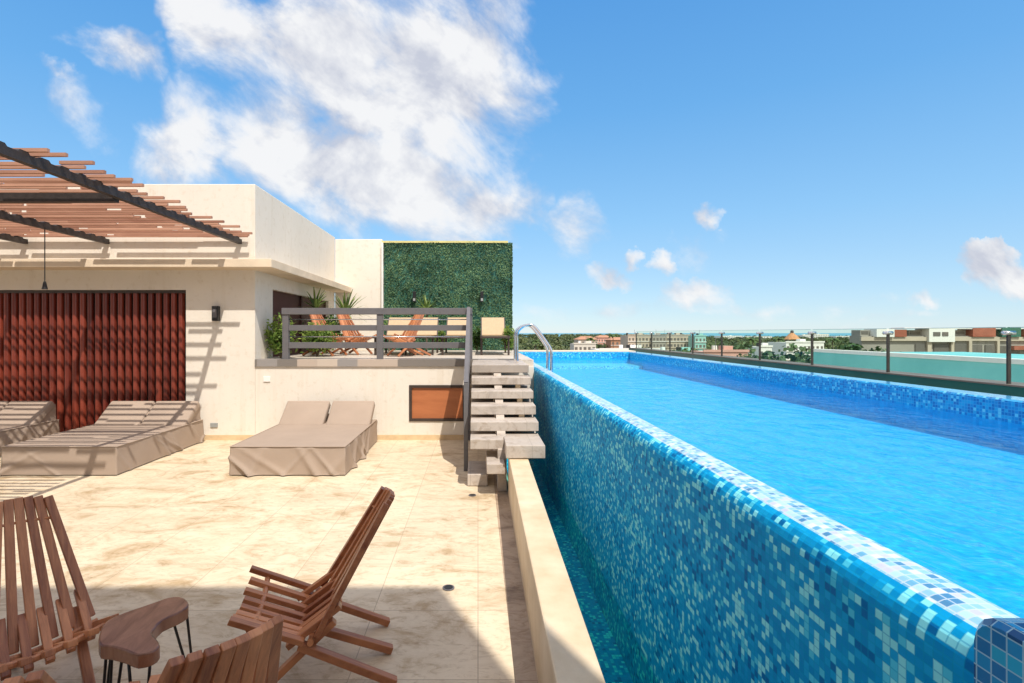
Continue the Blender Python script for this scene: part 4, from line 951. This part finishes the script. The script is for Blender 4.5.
for i, (x, Y, zt, r_) in enumerate(spots):
    nearest = {700:'dark green tree behind the fence just left of the pinkish building',722:'low tree in front of the pinkish building',748:'bushy tree at the right end of the pinkish building',762:'small tree below the white house in the town',776:'bushy tree left of the aqua rooftop pool, second from it',790:'bluish green tree below the cream flat roofed house',803:'lowest tree close to the left end of the aqua rooftop pool',811:'tree rising directly behind the left end of the aqua rooftop pool',736:'tree behind the pinkish building above its roof',682:'tree in front of the right beige apartment block',656:'tree in front of the grey middle apartment block',638:'tree at the foot of the left beige apartment block',829:'broad tree above the white rim left of the resort',846:'second broad tree left of the resort',862:'tree touching the left end wall of the resort',880:'scrubby tree under the first white resort pavilion',900:'scrubby tree under the first rust red resort panel',918:'scrubby tree left of the large white resort pavilion'}[x]
    tree(x, Y, zt, r_, nearest, 100+i)
def palm(x, Y, ztop, label, seed):
    rn = random.Random(seed); H = ztop-GZ; X = (x-CX)*Y/FPX
    root = thing('palm_tree', label, 'palm tree', (X,Y,GZ), group='palm trees above the wood')
    T = MB(); T.tube([(0,0,0),(.4,0,H*.5),(.2,0,H)], .22, 7, r2=.13); T.build('trunk', M['bark'], root)
    F = MB()
    for k in range(16):
        a = 6.28*k/16+rn.uniform(-.2,.2); el = rn.uniform(.1,.9); hd = Vector((math.cos(a),math.sin(a),0)); p = Vector((.2,0,H)); sv = Vector((-hd.y,hd.x,0)); pr = None
        for j in range(6):
            wdt = [.1,.45,.6,.55,.35,.05][j]; cur = (p-sv*wdt-Vector((0,0,wdt*.4)), p, p+sv*wdt-Vector((0,0,wdt*.4)))
            if pr: F.quad(pr[0],pr[1],cur[1],cur[0]); F.quad(pr[1],pr[2],cur[2],cur[1])
            pr = cur; e = el-j*.33; p = p+(hd*math.cos(e)+Vector((0,0,1))*math.sin(e))*.6
    F.build('crown', M['palm_leaf'], root)
palm(612.5,240,.6,'palm rising over the reddish roofed villa',1); palm(590,260,-1.4,'palm left of the reddish roofed villa',2); palm(752,170,-.6,'palm above the white town house',3); palm(778,200,-.9,'palm left of the thatched cone',4); palm(535,230,-2.2,'palm poking out of the far wood beside the grab rails',5); palm(832,180,-.8,'palm above the trees left of the resort',6)

# far wood as one mass
import numpy as np
rs_ = np.random.RandomState(5)
V = []; Fc = []
def clump(cx_, cy_, cz_, r_, n):
    d = rs_.normal(size=(n,3)); d /= np.linalg.norm(d,axis=1)[:,None]; d[:,2] = np.abs(d[:,2])*.8
    p = np.array([cx_,cy_,cz_]) + d*r_*rs_.uniform(.75,1.1,(n,1))*np.array([1,1,.75])
    a = rs_.normal(size=(n,3)); a -= d*(a*d).sum(1)[:,None]; a /= np.linalg.norm(a,axis=1)[:,None]; b = np.cross(d,a); s_ = (r_*.22*rs_.uniform(.6,1.3,(n,1)))
    return np.stack([p-a*s_, p-b*s_, p+a*s_, p+b*s_],1).reshape(-1,3)
parts = []
for i in range(3600):
    Y = 125+ (rs_.rand()**1.6)*1250
    px_ = rs_.uniform(470,1060); X = (px_-CX)*Y/FPX
    if Y < 400 and 575 < px_ < 900 and rs_.rand() < .8: continue
    if Y < 230 and px_ > 560: continue
    if px_ > 866 and Y < 160: continue
    r_ = rs_.uniform(3,5.5); top = rs_.uniform(-6.5,-4.0) + (np.clip((Y-350)/500,0,1)*4.2 if px_ < 690 else 0)
    parts.append(clump(X, Y, top-r_*.7, r_, 34))
VV = np.concatenate(parts); me = bpy.data.meshes.new('far_wood'); me.from_pydata(VV.tolist(), [], [(4*i,4*i+1,4*i+2,4*i+3) for i in range(len(VV)//4)]); me.materials.append(M['jungle'])
fw = bpy.data.objects.new('far_wood', me); col.objects.link(fw); fw['kind'] = 'stuff'; fw['label'] = 'dense green wood stretching to the sea'; fw['category'] = 'wood'
